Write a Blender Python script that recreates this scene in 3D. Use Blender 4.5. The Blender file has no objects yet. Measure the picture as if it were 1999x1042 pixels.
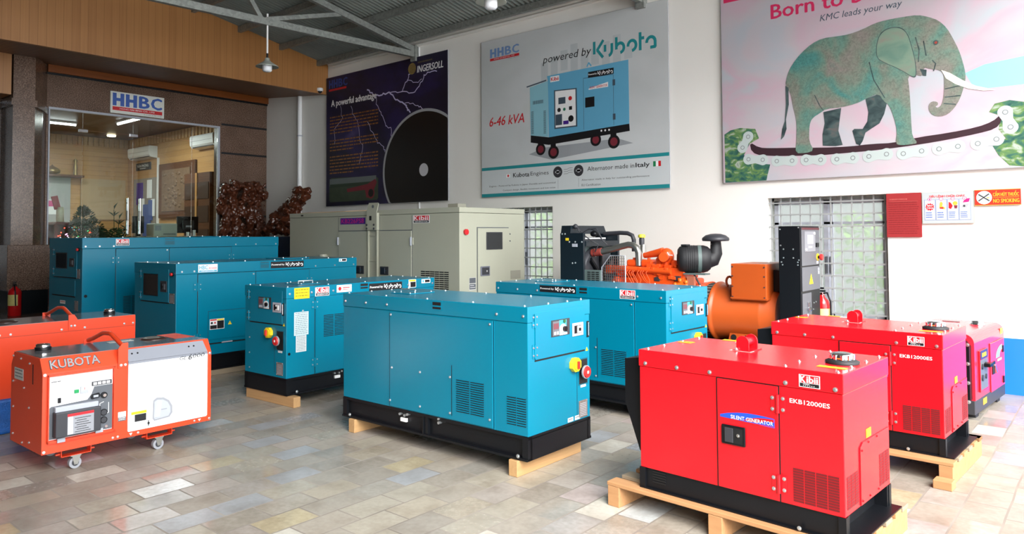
import bpy, bmesh, math, random
from math import sin, cos, pi, radians
from mathutils import Vector, Matrix, geometry
random.seed(7)
sc = bpy.context.scene
C = sc.collection
# ---------------------------------------------------------------- camera
CAM_H = 1.4916
W_ANG, PITCH, ROLL = 0.70041, 0.035028, 0.005746
cam_d = bpy.data.cameras.new('camera'); cam = bpy.data.objects.new('camera', cam_d); C.objects.link(cam)
cam_d.sensor_fit = 'HORIZONTAL'; cam_d.sensor_width = 36.0
cam_d.lens = 36.0 * 1414.29 / 1999
cam_d.shift_y = -111.9 / 1999
cam_d.clip_start = 0.05; cam_d.clip_end = 200
fw = Vector((-sin(W_ANG) * cos(PITCH), cos(W_ANG) * cos(PITCH), sin(PITCH)))
rt = Vector((cos(W_ANG), sin(W_ANG), 0)); up = rt.cross(fw)
cr, sr = cos(ROLL), sin(ROLL)
rt2 = rt * cr - up * sr; up2 = up * cr + rt * sr
m = Matrix((( rt2.x, up2.x, -fw.x, 0), (rt2.y, up2.y, -fw.y, 0), (rt2.z, up2.z, -fw.z, CAM_H), (0, 0, 0, 1)))
cam.matrix_world = m
sc.camera = cam
sc.view_settings.view_transform = 'Standard'; sc.view_settings.look = 'None'
sc.view_settings.gamma = 1.0; sc.view_settings.use_curve_mapping = False
sc.view_settings.exposure = 0.0
# ---------------------------------------------------------------- sky (overcast, brighter towards the open side of the shelter)
wd = bpy.data.worlds.new('overcast_sky'); sc.world = wd; wd.use_nodes = True
nt = wd.node_tree; nt.nodes.clear()
wo = nt.nodes.new('ShaderNodeOutputWorld'); bg = nt.nodes.new('ShaderNodeBackground')
tc = nt.nodes.new('ShaderNodeTexCoord'); sp = nt.nodes.new('ShaderNodeSeparateXYZ')
mr = nt.nodes.new('ShaderNodeMapRange'); mr.inputs[1].default_value = .3; mr.inputs[2].default_value = 1
mr.inputs[3].default_value = 0.45; mr.inputs[4].default_value = 8.5
nt.links.new(tc.outputs['Generated'], sp.inputs[0]); nt.links.new(sp.outputs[0], mr.inputs[0])
nt.links.new(mr.outputs[0], bg.inputs[1]); bg.inputs[0].default_value = (0.93, 0.97, 1.0, 1)
nt.links.new(bg.outputs[0], wo.inputs[0])
sd = bpy.data.lights.new('hazy_sun', 'SUN'); sd.energy = 9.0; sd.angle = radians(42); sd.color = (1.0, 0.985, 0.96)
so = bpy.data.objects.new('hazy_sun', sd); C.objects.link(so)
so.rotation_euler = Vector((1.0, -0.8, 1.05)).to_track_quat('Z', 'Y').to_euler()

# ---------------------------------------------------------------- materials
def lin(c):
    return tuple(((v / 255) / 12.92 if v / 255 <= 0.04045 else ((v / 255 + 0.055) / 1.055) ** 2.4) for v in c)
MATS = {}
def mat(name, rgb, rough=0.5, metal=0.0, spec=0.5, var=0.06, scale=6.0, bump=0.0, coat=0.0, emit=None, es=1.0, bscale=None):
    if name in MATS: return MATS[name]
    M = bpy.data.materials.new(name); M.use_nodes = True; MATS[name] = M
    n = M.node_tree; b = n.nodes['Principled BSDF']
    b.inputs['Roughness'].default_value = rough; b.inputs['Metallic'].default_value = metal
    b.inputs['Specular IOR Level'].default_value = spec; b.inputs['Coat Weight'].default_value = coat
    b.inputs['Coat Roughness'].default_value = 0.12
    c = lin(rgb)
    t = n.nodes.new('ShaderNodeTexCoord'); no = n.nodes.new('ShaderNodeTexNoise')
    no.inputs['Scale'].default_value = scale; no.inputs['Detail'].default_value = 4
    n.links.new(t.outputs['Object'], no.inputs['Vector'])
    mx = n.nodes.new('ShaderNodeMix'); mx.data_type = 'RGBA'
    mx.inputs[6].default_value = tuple(v * (1 - var) for v in c) + (1,); mx.inputs[7].default_value = tuple(min(1, v * (1 + var)) for v in c) + (1,)
    n.links.new(no.outputs['Fac'], mx.inputs[0]); n.links.new(mx.outputs[2], b.inputs['Base Color'])
    if bump:
        bp = n.nodes.new('ShaderNodeBump'); bp.inputs['Strength'].default_value = bump; bp.inputs['Distance'].default_value = 0.01
        nb = n.nodes.new('ShaderNodeTexNoise'); nb.inputs['Scale'].default_value = bscale or scale * 6; nb.inputs['Detail'].default_value = 3
        n.links.new(t.outputs['Object'], nb.inputs['Vector']); n.links.new(nb.outputs['Fac'], bp.inputs['Height']); n.links.new(bp.outputs[0], b.inputs['Normal'])
    if emit:
        b.inputs['Emission Color'].default_value = lin(emit) + (1,); b.inputs['Emission Strength'].default_value = es
    return M
class NB:
    "small node helper"
    def __init__(s, name):
        s.M = bpy.data.materials.new(name); s.M.use_nodes = True; MATS[name] = s.M
        s.t = s.M.node_tree; s.b = s.t.nodes['Principled BSDF']
    def n(s, ty, **k):
        o = s.t.nodes.new(ty)
        for a, v in k.items(): setattr(o, a, v)
        return o
    def l(s, a, b): s.t.links.new(a, b)
    def math(s, op, a, b=None, c=None):
        o = s.n('ShaderNodeMath', operation=op)
        for i, v in enumerate((a, b, c)):
            if v is None: continue
            if isinstance(v, (int, float)): o.inputs[i].default_value = v
            else: s.l(v, o.inputs[i])
        return o.outputs[0]
    def mix(s, f, a, b):
        o = s.n('ShaderNodeMix', data_type='RGBA')
        for i, v in ((0, f), (6, a), (7, b)):
            if isinstance(v, (int, float)): o.inputs[i].default_value = v
            elif isinstance(v, tuple): o.inputs[i].default_value = lin(v) + (1,)
            else: s.l(v, o.inputs[i])
        return o.outputs[2]
    def noise(s, vec, scale, detail=3, dist=0.0):
        o = s.n('ShaderNodeTexNoise'); o.inputs['Scale'].default_value = scale; o.inputs['Detail'].default_value = detail
        o.inputs['Distortion'].default_value = dist
        s.l(vec, o.inputs['Vector']); return o.outputs['Fac']
    def ramp(s, f, stops, const=False):
        o = s.n('ShaderNodeValToRGB'); r = o.color_ramp
        if const: r.interpolation = 'CONSTANT'
        while len(r.elements) < len(stops): r.elements.new(0.5)
        for e, (p, c) in zip(r.elements, stops): e.position = p; e.color = lin(c) + (1,)
        s.l(f, o.inputs[0]); return o.outputs[0]
    def bump(s, h, st=0.3, d=0.01):
        o = s.n('ShaderNodeBump'); o.inputs['Strength'].default_value = st; o.inputs['Distance'].default_value = d
        s.l(h, o.inputs['Height']); s.l(o.outputs[0], s.b.inputs['Normal'])
    def vec(s, kind='Object', scale=None):
        t = s.n('ShaderNodeTexCoord').outputs[kind]
        if scale:
            mp = s.n('ShaderNodeMapping'); mp.inputs['Scale'].default_value = scale; s.l(t, mp.inputs[0]); t = mp.outputs[0]
        return t

def floor_mat():
    k = NB('stone_tile_floor'); v = k.vec('Object'); sx = k.n('ShaderNodeSeparateXYZ'); k.l(v, sx.inputs[0])
    X, Y = sx.outputs[0], sx.outputs[1]
    wob = k.noise(v, 1.3, 2); wob = k.math('MULTIPLY', k.math('SUBTRACT', wob, 0.5), 0.03)
    r = k.math('DIVIDE', k.math('ADD', k.math('ADD', X, 20.11), wob), 0.2)
    row = k.math('FLOOR', r); fr = k.math('SUBTRACT', r, row)
    cw = k.n('ShaderNodeTexWhiteNoise', noise_dimensions='1D'); k.l(row, cw.inputs['W'])
    odd = k.math('FLOORED_MODULO', row, 2.0)
    off = k.math('ADD', k.math('MULTIPLY', odd, 0.5), k.math('MULTIPLY', cw.outputs['Value'], 0.22))
    c = k.math('ADD', k.math('DIVIDE', k.math('ADD', Y, 20.0), 0.3), off)
    col = k.math('FLOOR', c); fc = k.math('SUBTRACT', c, col)
    cm = k.n('ShaderNodeCombineXYZ'); k.l(row, cm.inputs[0]); k.l(col, cm.inputs[1])
    wn = k.n('ShaderNodeTexWhiteNoise', noise_dimensions='3D'); k.l(cm.outputs[0], wn.inputs['Vector'])
    base = k.ramp(wn.outputs['Value'], [(0, (170, 162, 150)), (.14, (162, 154, 143)), (.3, (174, 167, 153)), (.42, (160, 156, 148)), (.52, (176, 167, 151)), (.64, (165, 158, 147)),
        (.76, (171, 163, 155)), (.84, (184, 172, 144)), (.87, (166, 168, 171)), (.90, (180, 167, 163)), (.925, (200, 196, 185)), (.96, (194, 198, 198)), (.985, (222, 224, 222))], True)
    n1 = k.noise(v, 5, 5, 0); n2 = k.noise(v, 34, 4)
    stain = k.ramp(n1, [(.25, (214, 208, 202)), (.55, (255, 255, 255))])
    mul = k.n('ShaderNodeMix', data_type='RGBA', blend_type='MULTIPLY'); mul.inputs[0].default_value = .8; k.l(base, mul.inputs[6]); k.l(stain, mul.inputs[7])
    fine = k.ramp(n2, [(.3, (222, 220, 216)), (.7, (255, 255, 255))])
    mul2 = k.n('ShaderNodeMix', data_type='RGBA', blend_type='MULTIPLY'); mul2.inputs[0].default_value = .7; k.l(mul.outputs[2], mul2.inputs[6]); k.l(fine, mul2.inputs[7])
    # grout
    def edge(f, w):
        d = k.math('MINIMUM', f, k.math('SUBTRACT', 1.0, f)); return k.math('LESS_THAN', d, w)
    g = k.math('MAXIMUM', edge(fr, .026), edge(fc, .016))
    gcol = k.mix(k.noise(v, 2.2, 2), (92, 84, 76), (176, 168, 158))
    colr = k.mix(g, mul2.outputs[2], gcol); k.l(k.mix(.08, colr, (96, 82, 62)), k.b.inputs['Base Color'])
    wr = k.n('ShaderNodeMapRange'); k.l(k.math('FRACT', k.math('MULTIPLY', wn.outputs['Value'], 7.31)), wr.inputs[0]); wr.inputs[3].default_value = .12; wr.inputs[4].default_value = .5
    ro = k.math('ADD', wr.outputs[0], k.math('MULTIPLY', k.math('SUBTRACT', n2, .5), .12)); ro = k.math('MAXIMUM', ro, k.math('MULTIPLY', g, .7)); k.l(ro, k.b.inputs['Roughness'])
    k.b.inputs['Specular IOR Level'].default_value = .35
    k.bump(k.math('SUBTRACT', 1.0, g), .35, .004)
    return k.M
def granite_mat():
    k = NB('brown_granite'); v = k.vec('Object')
    n = k.noise(v, 70, 3); n2 = k.noise(v, 2.5, 3)
    c = k.ramp(n, [(.30, (70, 54, 46)), (.48, (112, 88, 74)), (.62, (138, 112, 96)), (.74, (162, 138, 120))])
    mul = k.n('ShaderNodeMix', data_type='RGBA', blend_type='MULTIPLY'); mul.inputs[0].default_value = .5; k.l(c, mul.inputs[6]); k.l(k.ramp(n2, [(.3, (190, 186, 180)), (.7, (255, 255, 255))]), mul.inputs[7])
    k.l(mul.outputs[2], k.b.inputs['Base Color']); k.b.inputs['Roughness'].default_value = .22
    return k.M
def plank_mat(name, c1, c2, axis, width, rough=.45, groove=.06, gcol=(60, 35, 15), streak=(3, 3, 40)):
    "boards of given width counted along an axis; streaks run along the grain"
    k = NB(name); v = k.vec('Object'); sx = k.n('ShaderNodeSeparateXYZ'); k.l(v, sx.inputs[0])
    a = k.math('DIVIDE', k.math('ADD', sx.outputs['XYZ'.index(axis)], 50), width); fl = k.math('FLOOR', a); fr = k.math('SUBTRACT', a, fl)
    wn = k.n('ShaderNodeTexWhiteNoise', noise_dimensions='1D'); k.l(fl, wn.inputs['W'])
    st = k.noise(k.vec('Object', streak), 1.0, 4, .4)
    f = k.math('ADD', k.math('MULTIPLY', wn.outputs['Value'], .3), k.math('MULTIPLY', st, .75))
    c = k.mix(f, c1, c2); g = k.math('LESS_THAN', fr, groove)
    k.l(k.mix(g, c, gcol), k.b.inputs['Base Color']); k.b.inputs['Roughness'].default_value = rough
    k.bump(k.math('SUBTRACT', k.math('MULTIPLY', st, .1), g), .4, .004)
    return k.M
def wood_mat(name, c1, c2, scale=(3, 3, 30), rough=.6):
    k = NB(name); st = k.noise(k.vec('Object', scale), 1.5, 5, 1.2); k.l(k.mix(st, c1, c2), k.b.inputs['Base Color'])
    k.b.inputs['Roughness'].default_value = rough; k.bump(st, .2, .004); return k.M
def wall_mat():
    k = NB('white_wall_paint'); v = k.vec('Object'); n = k.noise(v, 1.2, 4); n2 = k.noise(v, 60, 2)
    k.l(k.mix(n, (238, 235, 228), (246, 244, 239)), k.b.inputs['Base Color']); k.b.inputs['Roughness'].default_value = .75; k.bump(n2, .08, .003); return k.M
def galv_mat():
    k = NB('galvanised_steel'); v = k.vec('Object'); vo = k.n('ShaderNodeTexVoronoi'); vo.inputs['Scale'].default_value = 28; k.l(v, vo.inputs['Vector'])
    c = k.mix(vo.outputs['Color'], (128, 132, 128), (158, 161, 156)); k.l(c, k.b.inputs['Base Color']); k.b.inputs['Metallic'].default_value = .35; k.b.inputs['Roughness'].default_value = .5; return k.M
def sheet_mat():
    k = NB('roof_sheet'); v = k.vec('Object'); n = k.noise(v, 3, 4); k.l(k.mix(n, (126, 134, 130), (158, 164, 158)), k.b.inputs['Base Color'])
    k.b.inputs['Metallic'].default_value = .3; k.b.inputs['Roughness'].default_value = .45; return k.M
def glass_mat(name='clear_glass', tint=(240, 248, 244), alpha=.86):
    k = NB(name); t = k.t; out = t.nodes['Material Output']
    tr = k.n('ShaderNodeBsdfTransparent'); tr.inputs[0].default_value = lin(tint) + (1,); gl = k.n('ShaderNodeBsdfGlossy'); gl.inputs['Roughness'].default_value = .02
    fr = k.n('ShaderNodeFresnel'); fr.inputs[0].default_value = 1.5; mx = k.n('ShaderNodeMixShader')
    k.l(fr.outputs[0], mx.inputs[0]); k.l(tr.outputs[0], mx.inputs[1]); k.l(gl.outputs[0], mx.inputs[2]); k.l(mx.outputs[0], out.inputs[0]); return k.M
def frosted_mat():
    k = NB('milky_window_glass'); v = k.vec('Object'); sx = k.n('ShaderNodeSeparateXYZ'); k.l(v, sx.inputs[0])
    out = k.t.nodes['Material Output']; tl = k.n('ShaderNodeBsdfTranslucent'); n = k.noise(v, 1.6, 3)
    k.l(k.mix(n, (236, 240, 238), (250, 252, 250)), tl.inputs[0]); tr = k.n('ShaderNodeBsdfTransparent'); mx = k.n('ShaderNodeMixShader'); mx.inputs[0].default_value = .7
    k.l(tl.outputs[0], mx.inputs[1]); k.l(tr.outputs[0], mx.inputs[2]); k.l(mx.outputs[0], out.inputs[0]); return k.M
def elephant_mat():
    k = NB('elephant_print'); v = k.vec('Object'); n = k.noise(v, 2.6, 4, .6); n2 = k.noise(v, 30, 5, 1.5)
    c = k.ramp(n, [(.32, (74, 132, 126)), (.46, (106, 136, 122)), (.56, (124, 130, 118)), (.66, (134, 128, 122)), (.76, (112, 128, 118))])
    mul = k.n('ShaderNodeMix', data_type='RGBA', blend_type='MULTIPLY'); mul.inputs[0].default_value = .6; k.l(c, mul.inputs[6]); k.l(k.ramp(n2, [(.35, (190, 190, 190)), (.6, (255, 255, 255))]), mul.inputs[7])
    k.l(mul.outputs[2], k.b.inputs['Base Color']); k.b.inputs['Roughness'].default_value = .5; return k.M
def cloud_print_mat(name, stops, scale=1.1, seed=(0, 0, 0), dist=.4):
    k = NB(name); v = k.vec('Object'); mp = k.n('ShaderNodeMapping'); mp.inputs['Location'].default_value = seed; mp.inputs['Scale'].default_value = (1, 1, 1.7); k.l(v, mp.inputs[0])
    n = k.noise(mp.outputs[0], scale, 4, dist); k.l(k.ramp(n, stops), k.b.inputs['Base Color']); k.b.inputs['Roughness'].default_value = .5; return k.M

FLOOR = floor_mat(); GRAN = granite_mat(); WALL = wall_mat(); GALV = galv_mat(); SHEET = sheet_mat(); GLASS = glass_mat(); FROST = frosted_mat()
FASC = plank_mat('fascia_veneer_boards', (152, 100, 54), (180, 128, 74), 'Y', .105, .4, .05, (140, 92, 50), (4, 42, .8))
SOFF = plank_mat('soffit_boards', (104, 66, 38), (126, 82, 48), 'Y', .09, .5, .07, (60, 36, 20), (2, 14, 2))
MOUL = wood_mat('varnished_moulding', (112, 58, 22), (150, 84, 36), (3, .6, 8), .3)
PINE_X = wood_mat('pale_pine', (196, 154, 104), (222, 186, 136), (1.2, 16, 16), .6)
PINE_Y = wood_mat('pale_pine_across', (168, 128, 84), (198, 160, 112), (16, 1.2, 16), .6)
PALW = wood_mat('pallet_wood', (158, 112, 72), (192, 146, 100), (2, 14, 14), .7)
GREYW = wood_mat('weathered_wood', (128, 116, 98), (158, 142, 118), (2, 12, 12), .75)
OFFW = plank_mat('office_timber_cladding', (176, 128, 76), (208, 164, 108), 'Z', .12, .35, .03, (110, 74, 40), (1.2, 1.2, 14))
OFFWY = plank_mat('office_dado_boards', (168, 118, 66), (196, 146, 90), 'Y', .1, .35, .05, (96, 60, 30), (2, 14, 1))
DKW = wood_mat('dark_wood', (74, 42, 24), (108, 66, 38), (3, 3, 14), .4)
RELIEF = wood_mat('carved_relief_wood', (88, 66, 50), (142, 112, 86), (9, 9, 9), .5)
ROOTW = wood_mat('carved_root_wood', (52, 24, 15), (112, 60, 36), (9, 9, 9), .28)
ROOTW.node_tree.nodes['Principled BSDF'].inputs['Coat Weight'].default_value = .25
TEAL = mat('teal_paint', (0, 118, 146), .27, 0, .4, .03, 3, .05, bscale=220)
RED = mat('red_paint', (216, 20, 32), .22, 0, .5, .03, 3, .02, bscale=160)
ORG = mat('orange_red_paint', (226, 70, 36), .3, 0, .5, .03, 3, .04, bscale=220)
ENG = mat('engine_orange', (232, 82, 24), .4, 0, .5, .1, 12)
ALT = mat('alternator_orange', (180, 78, 26), .4, 0, .5, .08, 7)
CREAM = mat('cream_grey_paint', (176, 176, 158), .4, 0, .5, .03, 3, .04, bscale=220)
BLK = mat('black_paint', (15, 17, 21), .38, 0, .3, .1, 6)
DK = mat('dark_void', (8, 9, 11), .7)
CHAR = mat('charcoal_plastic', (52, 53, 58), .45)
RUB = mat('black_rubber', (30, 30, 33), .6, bump=.1)
WHT = mat('white_paint', (240, 240, 240), .35, var=.02)
PRW = mat('white_print', (244, 244, 244), .5, var=.01)
GRY = mat('grey_plastic', (150, 152, 158), .45)
LGRY = mat('light_grey_panel', (176, 180, 190), .4)
DGRY = mat('dark_grey_panel', (92, 96, 102), .45)
CHR = mat('chrome', (222, 224, 228), .12, 1.0, var=.02)
ZINC = mat('zinc_bolt', (206, 212, 214), .3, .85, var=.05)
STEEL = mat('brushed_steel', (172, 172, 166), .3, .9, var=.08)
YEL = mat('yellow_plastic', (236, 206, 36), .4)
YPR = mat('yellow_print', (238, 214, 24), .5, var=.02)
RPR = mat('red_print', (206, 28, 38), .45, var=.03)
REDP = mat('red_plastic', (200, 40, 40), .4)
BPR = mat('black_print', (18, 18, 22), .5, var=.02)
BLUP = mat('blue_print', (34, 78, 196), .45, var=.03)
BLUW = mat('blue_dado_paint', (20, 118, 226), .5, var=.04)
SILT = mat('silver_lettering', (150, 152, 156), .4, .1)
PLT = mat('engraved_plate', (128, 118, 112), .4, .3, var=.25, scale=60)
TWIN = mat('tinted_window', (30, 34, 38), .08, 0, .6, var=.2, scale=8)
CYS = mat('cyan_switch_card', (60, 170, 200), .4)
LED = mat('led_print', (110, 62, 70), .4, var=.1)
MAG = mat('magenta_print', (196, 34, 116), .45, var=.03)
PUR = mat('purple_print', (70, 34, 140), .45, var=.05)

# ---------------------------------------------------------------- mesh helpers
class MB:
    def __init__(s): s.v = []; s.f = []; s.m = []; s.mats = []; s.sm = []
    def mi(s, M):
        if M not in s.mats: s.mats.append(M)
        return s.mats.index(M)
    def add(s, vs, fs, M, smooth=False):
        o = len(s.v); s.v += [Vector(v) for v in vs]; k = s.mi(M)
        for f in fs: s.f.append([o + i for i in f]); s.m.append(k); s.sm.append(smooth)
        return s
    def box(s, a, b, M, ch=0.0, T=None):
        x0, y0, z0 = [min(p, q) for p, q in zip(a, b)]; x1, y1, z1 = [max(p, q) for p, q in zip(a, b)]
        if ch <= 0:
            vs = [(x0, y0, z0), (x1, y0, z0), (x1, y1, z0), (x0, y1, z0), (x0, y0, z1), (x1, y0, z1), (x1, y1, z1), (x0, y1, z1)]
            fs = [(0, 3, 2, 1), (4, 5, 6, 7), (0, 1, 5, 4), (1, 2, 6, 5), (2, 3, 7, 6), (3, 0, 4, 7)]
        else:
            bm = bmesh.new(); bmesh.ops.create_cube(bm, size=1)
            for v in bm.verts: v.co = Vector(((x0 + x1) / 2 + v.co.x * (x1 - x0), (y0 + y1) / 2 + v.co.y * (y1 - y0), (z0 + z1) / 2 + v.co.z * (z1 - z0)))
            bmesh.ops.bevel(bm, geom=bm.edges[:], offset=min(ch, .45 * min(x1 - x0, y1 - y0, z1 - z0)), segments=2, profile=.5, affect='EDGES')
            vs = [v.co.copy() for v in bm.verts]; bm.verts.index_update(); fs = [[v.index for v in f.verts] for f in bm.faces]; bm.free()
        if T: vs = [T @ Vector(v) for v in vs]
        return s.add(vs, fs, M)
    def cyl(s, p, q, r, M, n=16, r2=None, cap=True, smooth=True):
        p, q = Vector(p), Vector(q); r2 = r if r2 is None else r2; d = (q - p).normalized()
        a = d.orthogonal().normalized(); b = d.cross(a); o = len(s.v)
        vs = [p + (a * cos(2 * pi * i / n) + b * sin(2 * pi * i / n)) * r for i in range(n)] + [q + (a * cos(2 * pi * i / n) + b * sin(2 * pi * i / n)) * r2 for i in range(n)]
        s.add(vs, [(i, (i + 1) % n, n + (i + 1) % n, n + i) for i in range(n)], M, smooth)
        if cap: s.add(vs[:n], [list(range(n))[::-1]], M); s.add(vs[n:], [list(range(n))], M)
        return s
    def tube(s, pts, r, M, n=10, smooth=True, rs=None):
        pts = [Vector(p) for p in pts]; rings = []; pa = None
        for i, p in enumerate(pts):
            d = (pts[min(i + 1, len(pts) - 1)] - pts[max(i - 1, 0)]).normalized()
            a = d.orthogonal().normalized() if pa is None else (pa - d * pa.dot(d)).normalized()
            pa = a; b = d.cross(a); rr = rs[i] if rs else r
            rings.append([p + (a * cos(2 * pi * k / n) + b * sin(2 * pi * k / n)) * rr for k in range(n)])
        vs = [v for R in rings for v in R]; fs = []
        for i in range(len(pts) - 1):
            for k in range(n): fs.append((i * n + k, i * n + (k + 1) % n, (i + 1) * n + (k + 1) % n, (i + 1) * n + k))
        s.add(vs, fs, M, smooth); s.add(rings[0], [list(range(n))[::-1]], M); s.add(rings[-1], [list(range(n))], M); return s
    def lathe(s, prof, M, o=(0, 0, 0), n=24, axis=None, smooth=True):
        "prof: list of (r, h) along axis"
        o = Vector(o); ax = Vector(axis or (0, 0, 1)).normalized(); a = ax.orthogonal().normalized(); b = ax.cross(a)
        vs = [o + ax * h + (a * cos(2 * pi * k / n) + b * sin(2 * pi * k / n)) * r for r, h in prof for k in range(n)]
        fs = [(i * n + k, i * n + (k + 1) % n, (i + 1) * n + (k + 1) % n, (i + 1) * n + k) for i in range(len(prof) - 1) for k in range(n)]
        s.add(vs, fs, M, smooth)
        s.add(vs[:n], [list(range(n))[::-1]], M); s.add(vs[-n:], [list(range(n))], M); return s
    def prism(s, poly, M, fn, t0, t1):
        "poly 2d, fn(u,v,t)->3d, extruded t0..t1"
        n = len(poly); ps = [Vector((p[0], p[1], 0)) for p in poly]
        tri = geometry.tessellate_polygon([ps])
        vs = [fn(p[0], p[1], t0) for p in poly] + [fn(p[0], p[1], t1) for p in poly]
        fs = [tuple(t) for t in tri]; top = [tuple(i + n for i in t) for t in tri]
        s.add(vs, fs + top + [(i, (i + 1) % n, n + (i + 1) % n, n + i) for i in range(n)], M); return s
    def ball(s, c, r, M, sub=2, sc3=(1, 1, 1), T=None):
        bm = bmesh.new(); bmesh.ops.create_icosphere(bm, subdivisions=sub, radius=1)
        c = Vector(c); vs = [Vector((v.co.x * r * sc3[0], v.co.y * r * sc3[1], v.co.z * r * sc3[2])) for v in bm.verts]
        if T: vs = [T @ v for v in vs]
        vs = [v + c for v in vs]; bm.verts.index_update(); fs = [[v.index for v in f.verts] for f in bm.faces]; bm.free()
        return s.add(vs, fs, M, True)
    def build(s, name, parent=None, loc=(0, 0, 0), fix=True):
        me = bpy.data.meshes.new(name); me.from_pydata([tuple(v) for v in s.v], [], s.f)
        for M in s.mats: me.materials.append(M)
        me.polygons.foreach_set('material_index', s.m); me.polygons.foreach_set('use_smooth', s.sm); me.update()
        if fix:
            bm = bmesh.new(); bm.from_mesh(me); bmesh.ops.recalc_face_normals(bm, faces=bm.faces[:]); bm.to_mesh(me); bm.free()
        o = bpy.data.objects.new(name, me); C.objects.link(o); o.location = loc
        if parent: o.parent = parent
        return o
def tag(o, label=None, cat=None, group=None, kind=None):
    if label: o['label'] = label
    if cat: o['category'] = cat
    if group: o['group'] = group
    if kind: o['kind'] = kind
    return o
def empty(name, loc, rz=0, label=None, cat=None, group=None):
    o = bpy.data.objects.new(name, None); C.objects.link(o); o.location = loc; o.rotation_euler = (0, 0, rz); o.empty_display_size = .1
    return tag(o, label, cat, group)
def struct(mb, name): return tag(mb.build(name), kind='structure')
_tc = {}
def text_polys(body, bold=0.0, res=2):
    key = (body, bold, res)
    if key in _tc: return _tc[key]
    cu = bpy.data.curves.new('t', 'FONT'); cu.body = body; cu.offset = bold; cu.resolution_u = res; cu.fill_mode = 'FRONT'
    ob = bpy.data.objects.new('t', cu); me = bpy.data.meshes.new_from_object(ob)
    vs = [v.co.copy() for v in me.vertices]; fs = [list(p.vertices) for p in me.polygons]
    bpy.data.objects.remove(ob); bpy.data.curves.remove(cu); bpy.data.meshes.remove(me)
    if vs:
        x0 = min(v.x for v in vs); x1 = max(v.x for v in vs); y0 = min(v.y for v in vs); y1 = max(v.y for v in vs)
        vs = [((v.x - x0) / (x1 - x0), (v.y - y0) / (y1 - y0)) for v in vs]
    _tc[key] = (vs, fs); return vs, fs
class Face:
    "a flat face of an object: u to the right, v up, n outward"
    def __init__(s, o, u, n, v=(0, 0, 1)): s.o, s.u, s.n, s.v = Vector(o), Vector(u), Vector(n), Vector(v)
    def P(s, u, v, d=0): return s.o + s.u * u + s.v * v + s.n * d
    def box(s, mb, u0, u1, v0, v1, d0, d1, M, ch=0):
        a = MB().box((u0, v0, d0), (u1, v1, d1), M, ch)
        mb.add([s.P(p.x, p.y, p.z) for p in a.v], a.f, M); return mb
    def poly(s, mb, pts, d0, d1, M): return mb.prism(pts, M, lambda a, b, t: s.P(a, b, t), d0, d1)
    def text(s, mb, body, u0, v0, w, h, d, M, bold=0.02, slant=0.0, res=2):
        vs, fs = text_polys(body, 0, res); ex = bold * h * .85 if bold > .011 else 0
        for k, j in (((-1, 0), (0, 0), (1, 0), (0, .6), (0, -.6)) if ex else ((0, 0),)): mb.add([s.P(u0 + k * ex + a * w + slant * b * h, v0 + j * ex + b * h, d + .00004 * k + .00002 * j) for a, b in vs], fs, M)
        return mb
    def disc(s, mb, u, v, r, d0, d1, M, n=20, r2=None):
        return mb.cyl(s.P(u, v, d0), s.P(u, v, d1), r, M, n, r2, smooth=False)
    def strokes(s, mb, lines, u0, v0, w, h, lw, d, M, slant=0):
        "lines in unit coords; each a polyline drawn with a flat pen of width lw"
        for L in lines:
            pts = [Vector((u0 + a * w + slant * b * h, v0 + b * h)) for a, b in L]
            for i in range(len(pts) - 1):
                p, q = pts[i], pts[i + 1]; t = (q - p)
                if t.length < 1e-6: continue
                t.normalize(); nn = Vector((-t.y, t.x)) * lw / 2; e = t * lw * .18
                e0 = e if i > 0 else e * 0; e1 = e if i < len(pts) - 2 else e * 0
                sk = getattr(s, 'sk', 0); s.sk = (sk + 1) % 9; dd = d + sk * .00005
                mb.add([s.P(*(p + nn - e0), dd), s.P(*(p - nn - e0), dd), s.P(*(q - nn + e1), dd), s.P(*(q + nn + e1), dd)], [(0, 1, 2, 3)], M)
        return mb
def arc(cx, cy, rx, ry, a0, a1, n=10): return [(cx + rx * cos(radians(a0 + (a1 - a0) * i / n)), cy + ry * sin(radians(a0 + (a1 - a0) * i / n))) for i in range(n + 1)]
# the open, stencil-like wordmark with gaps in its letters
WORDMARK = [[(.021, .27), (.021, 1)], [(.174, 1), (.072, .48), (.166, 0)], [(.2, .30), (.2, .70)], [(.311, .72), (.311, .34)] + arc(.255, .34, .056, .30, -15, -85, 5),
            [(.383, .30), (.383, 1)], arc(.443, .36, .06, .27, 150, -88, 14), arc(.63, .36, .062, .28, 185, -92, 16), [(.756, 0), (.756, 1)], [(.756, .66), (.818, .66)],
            arc(.918, .36, .063, .27, 185, 0, 10) + [(.981, .03)], [(.99, .06), (.907, .06)]]
def mb1(): return MB()
_bolt = {}
def bolt(face, u, v, parent, r=.009, M=None, name='bolt', d=0):
    key = (r, M, tuple(round(c, 3) for c in face.n))
    if key not in _bolt:
        z = Face((0, 0, 0), face.u, face.n, face.v); mb = MB()
        mb.cyl(z.P(0, 0, 0), z.P(0, 0, r * .35), r * 1.25, M or ZINC, 12, smooth=False); mb.cyl(z.P(0, 0, r * .3), z.P(0, 0, r * 1.1), r * .8, M or ZINC, 6, r * .7, smooth=False)
        o = mb.build(name, parent, face.P(u, v, d)); _bolt[key] = o.data; return o
    o = bpy.data.objects.new(name, _bolt[key]); C.objects.link(o); o.parent = parent; o.location = face.P(u, v, d); return o
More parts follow.
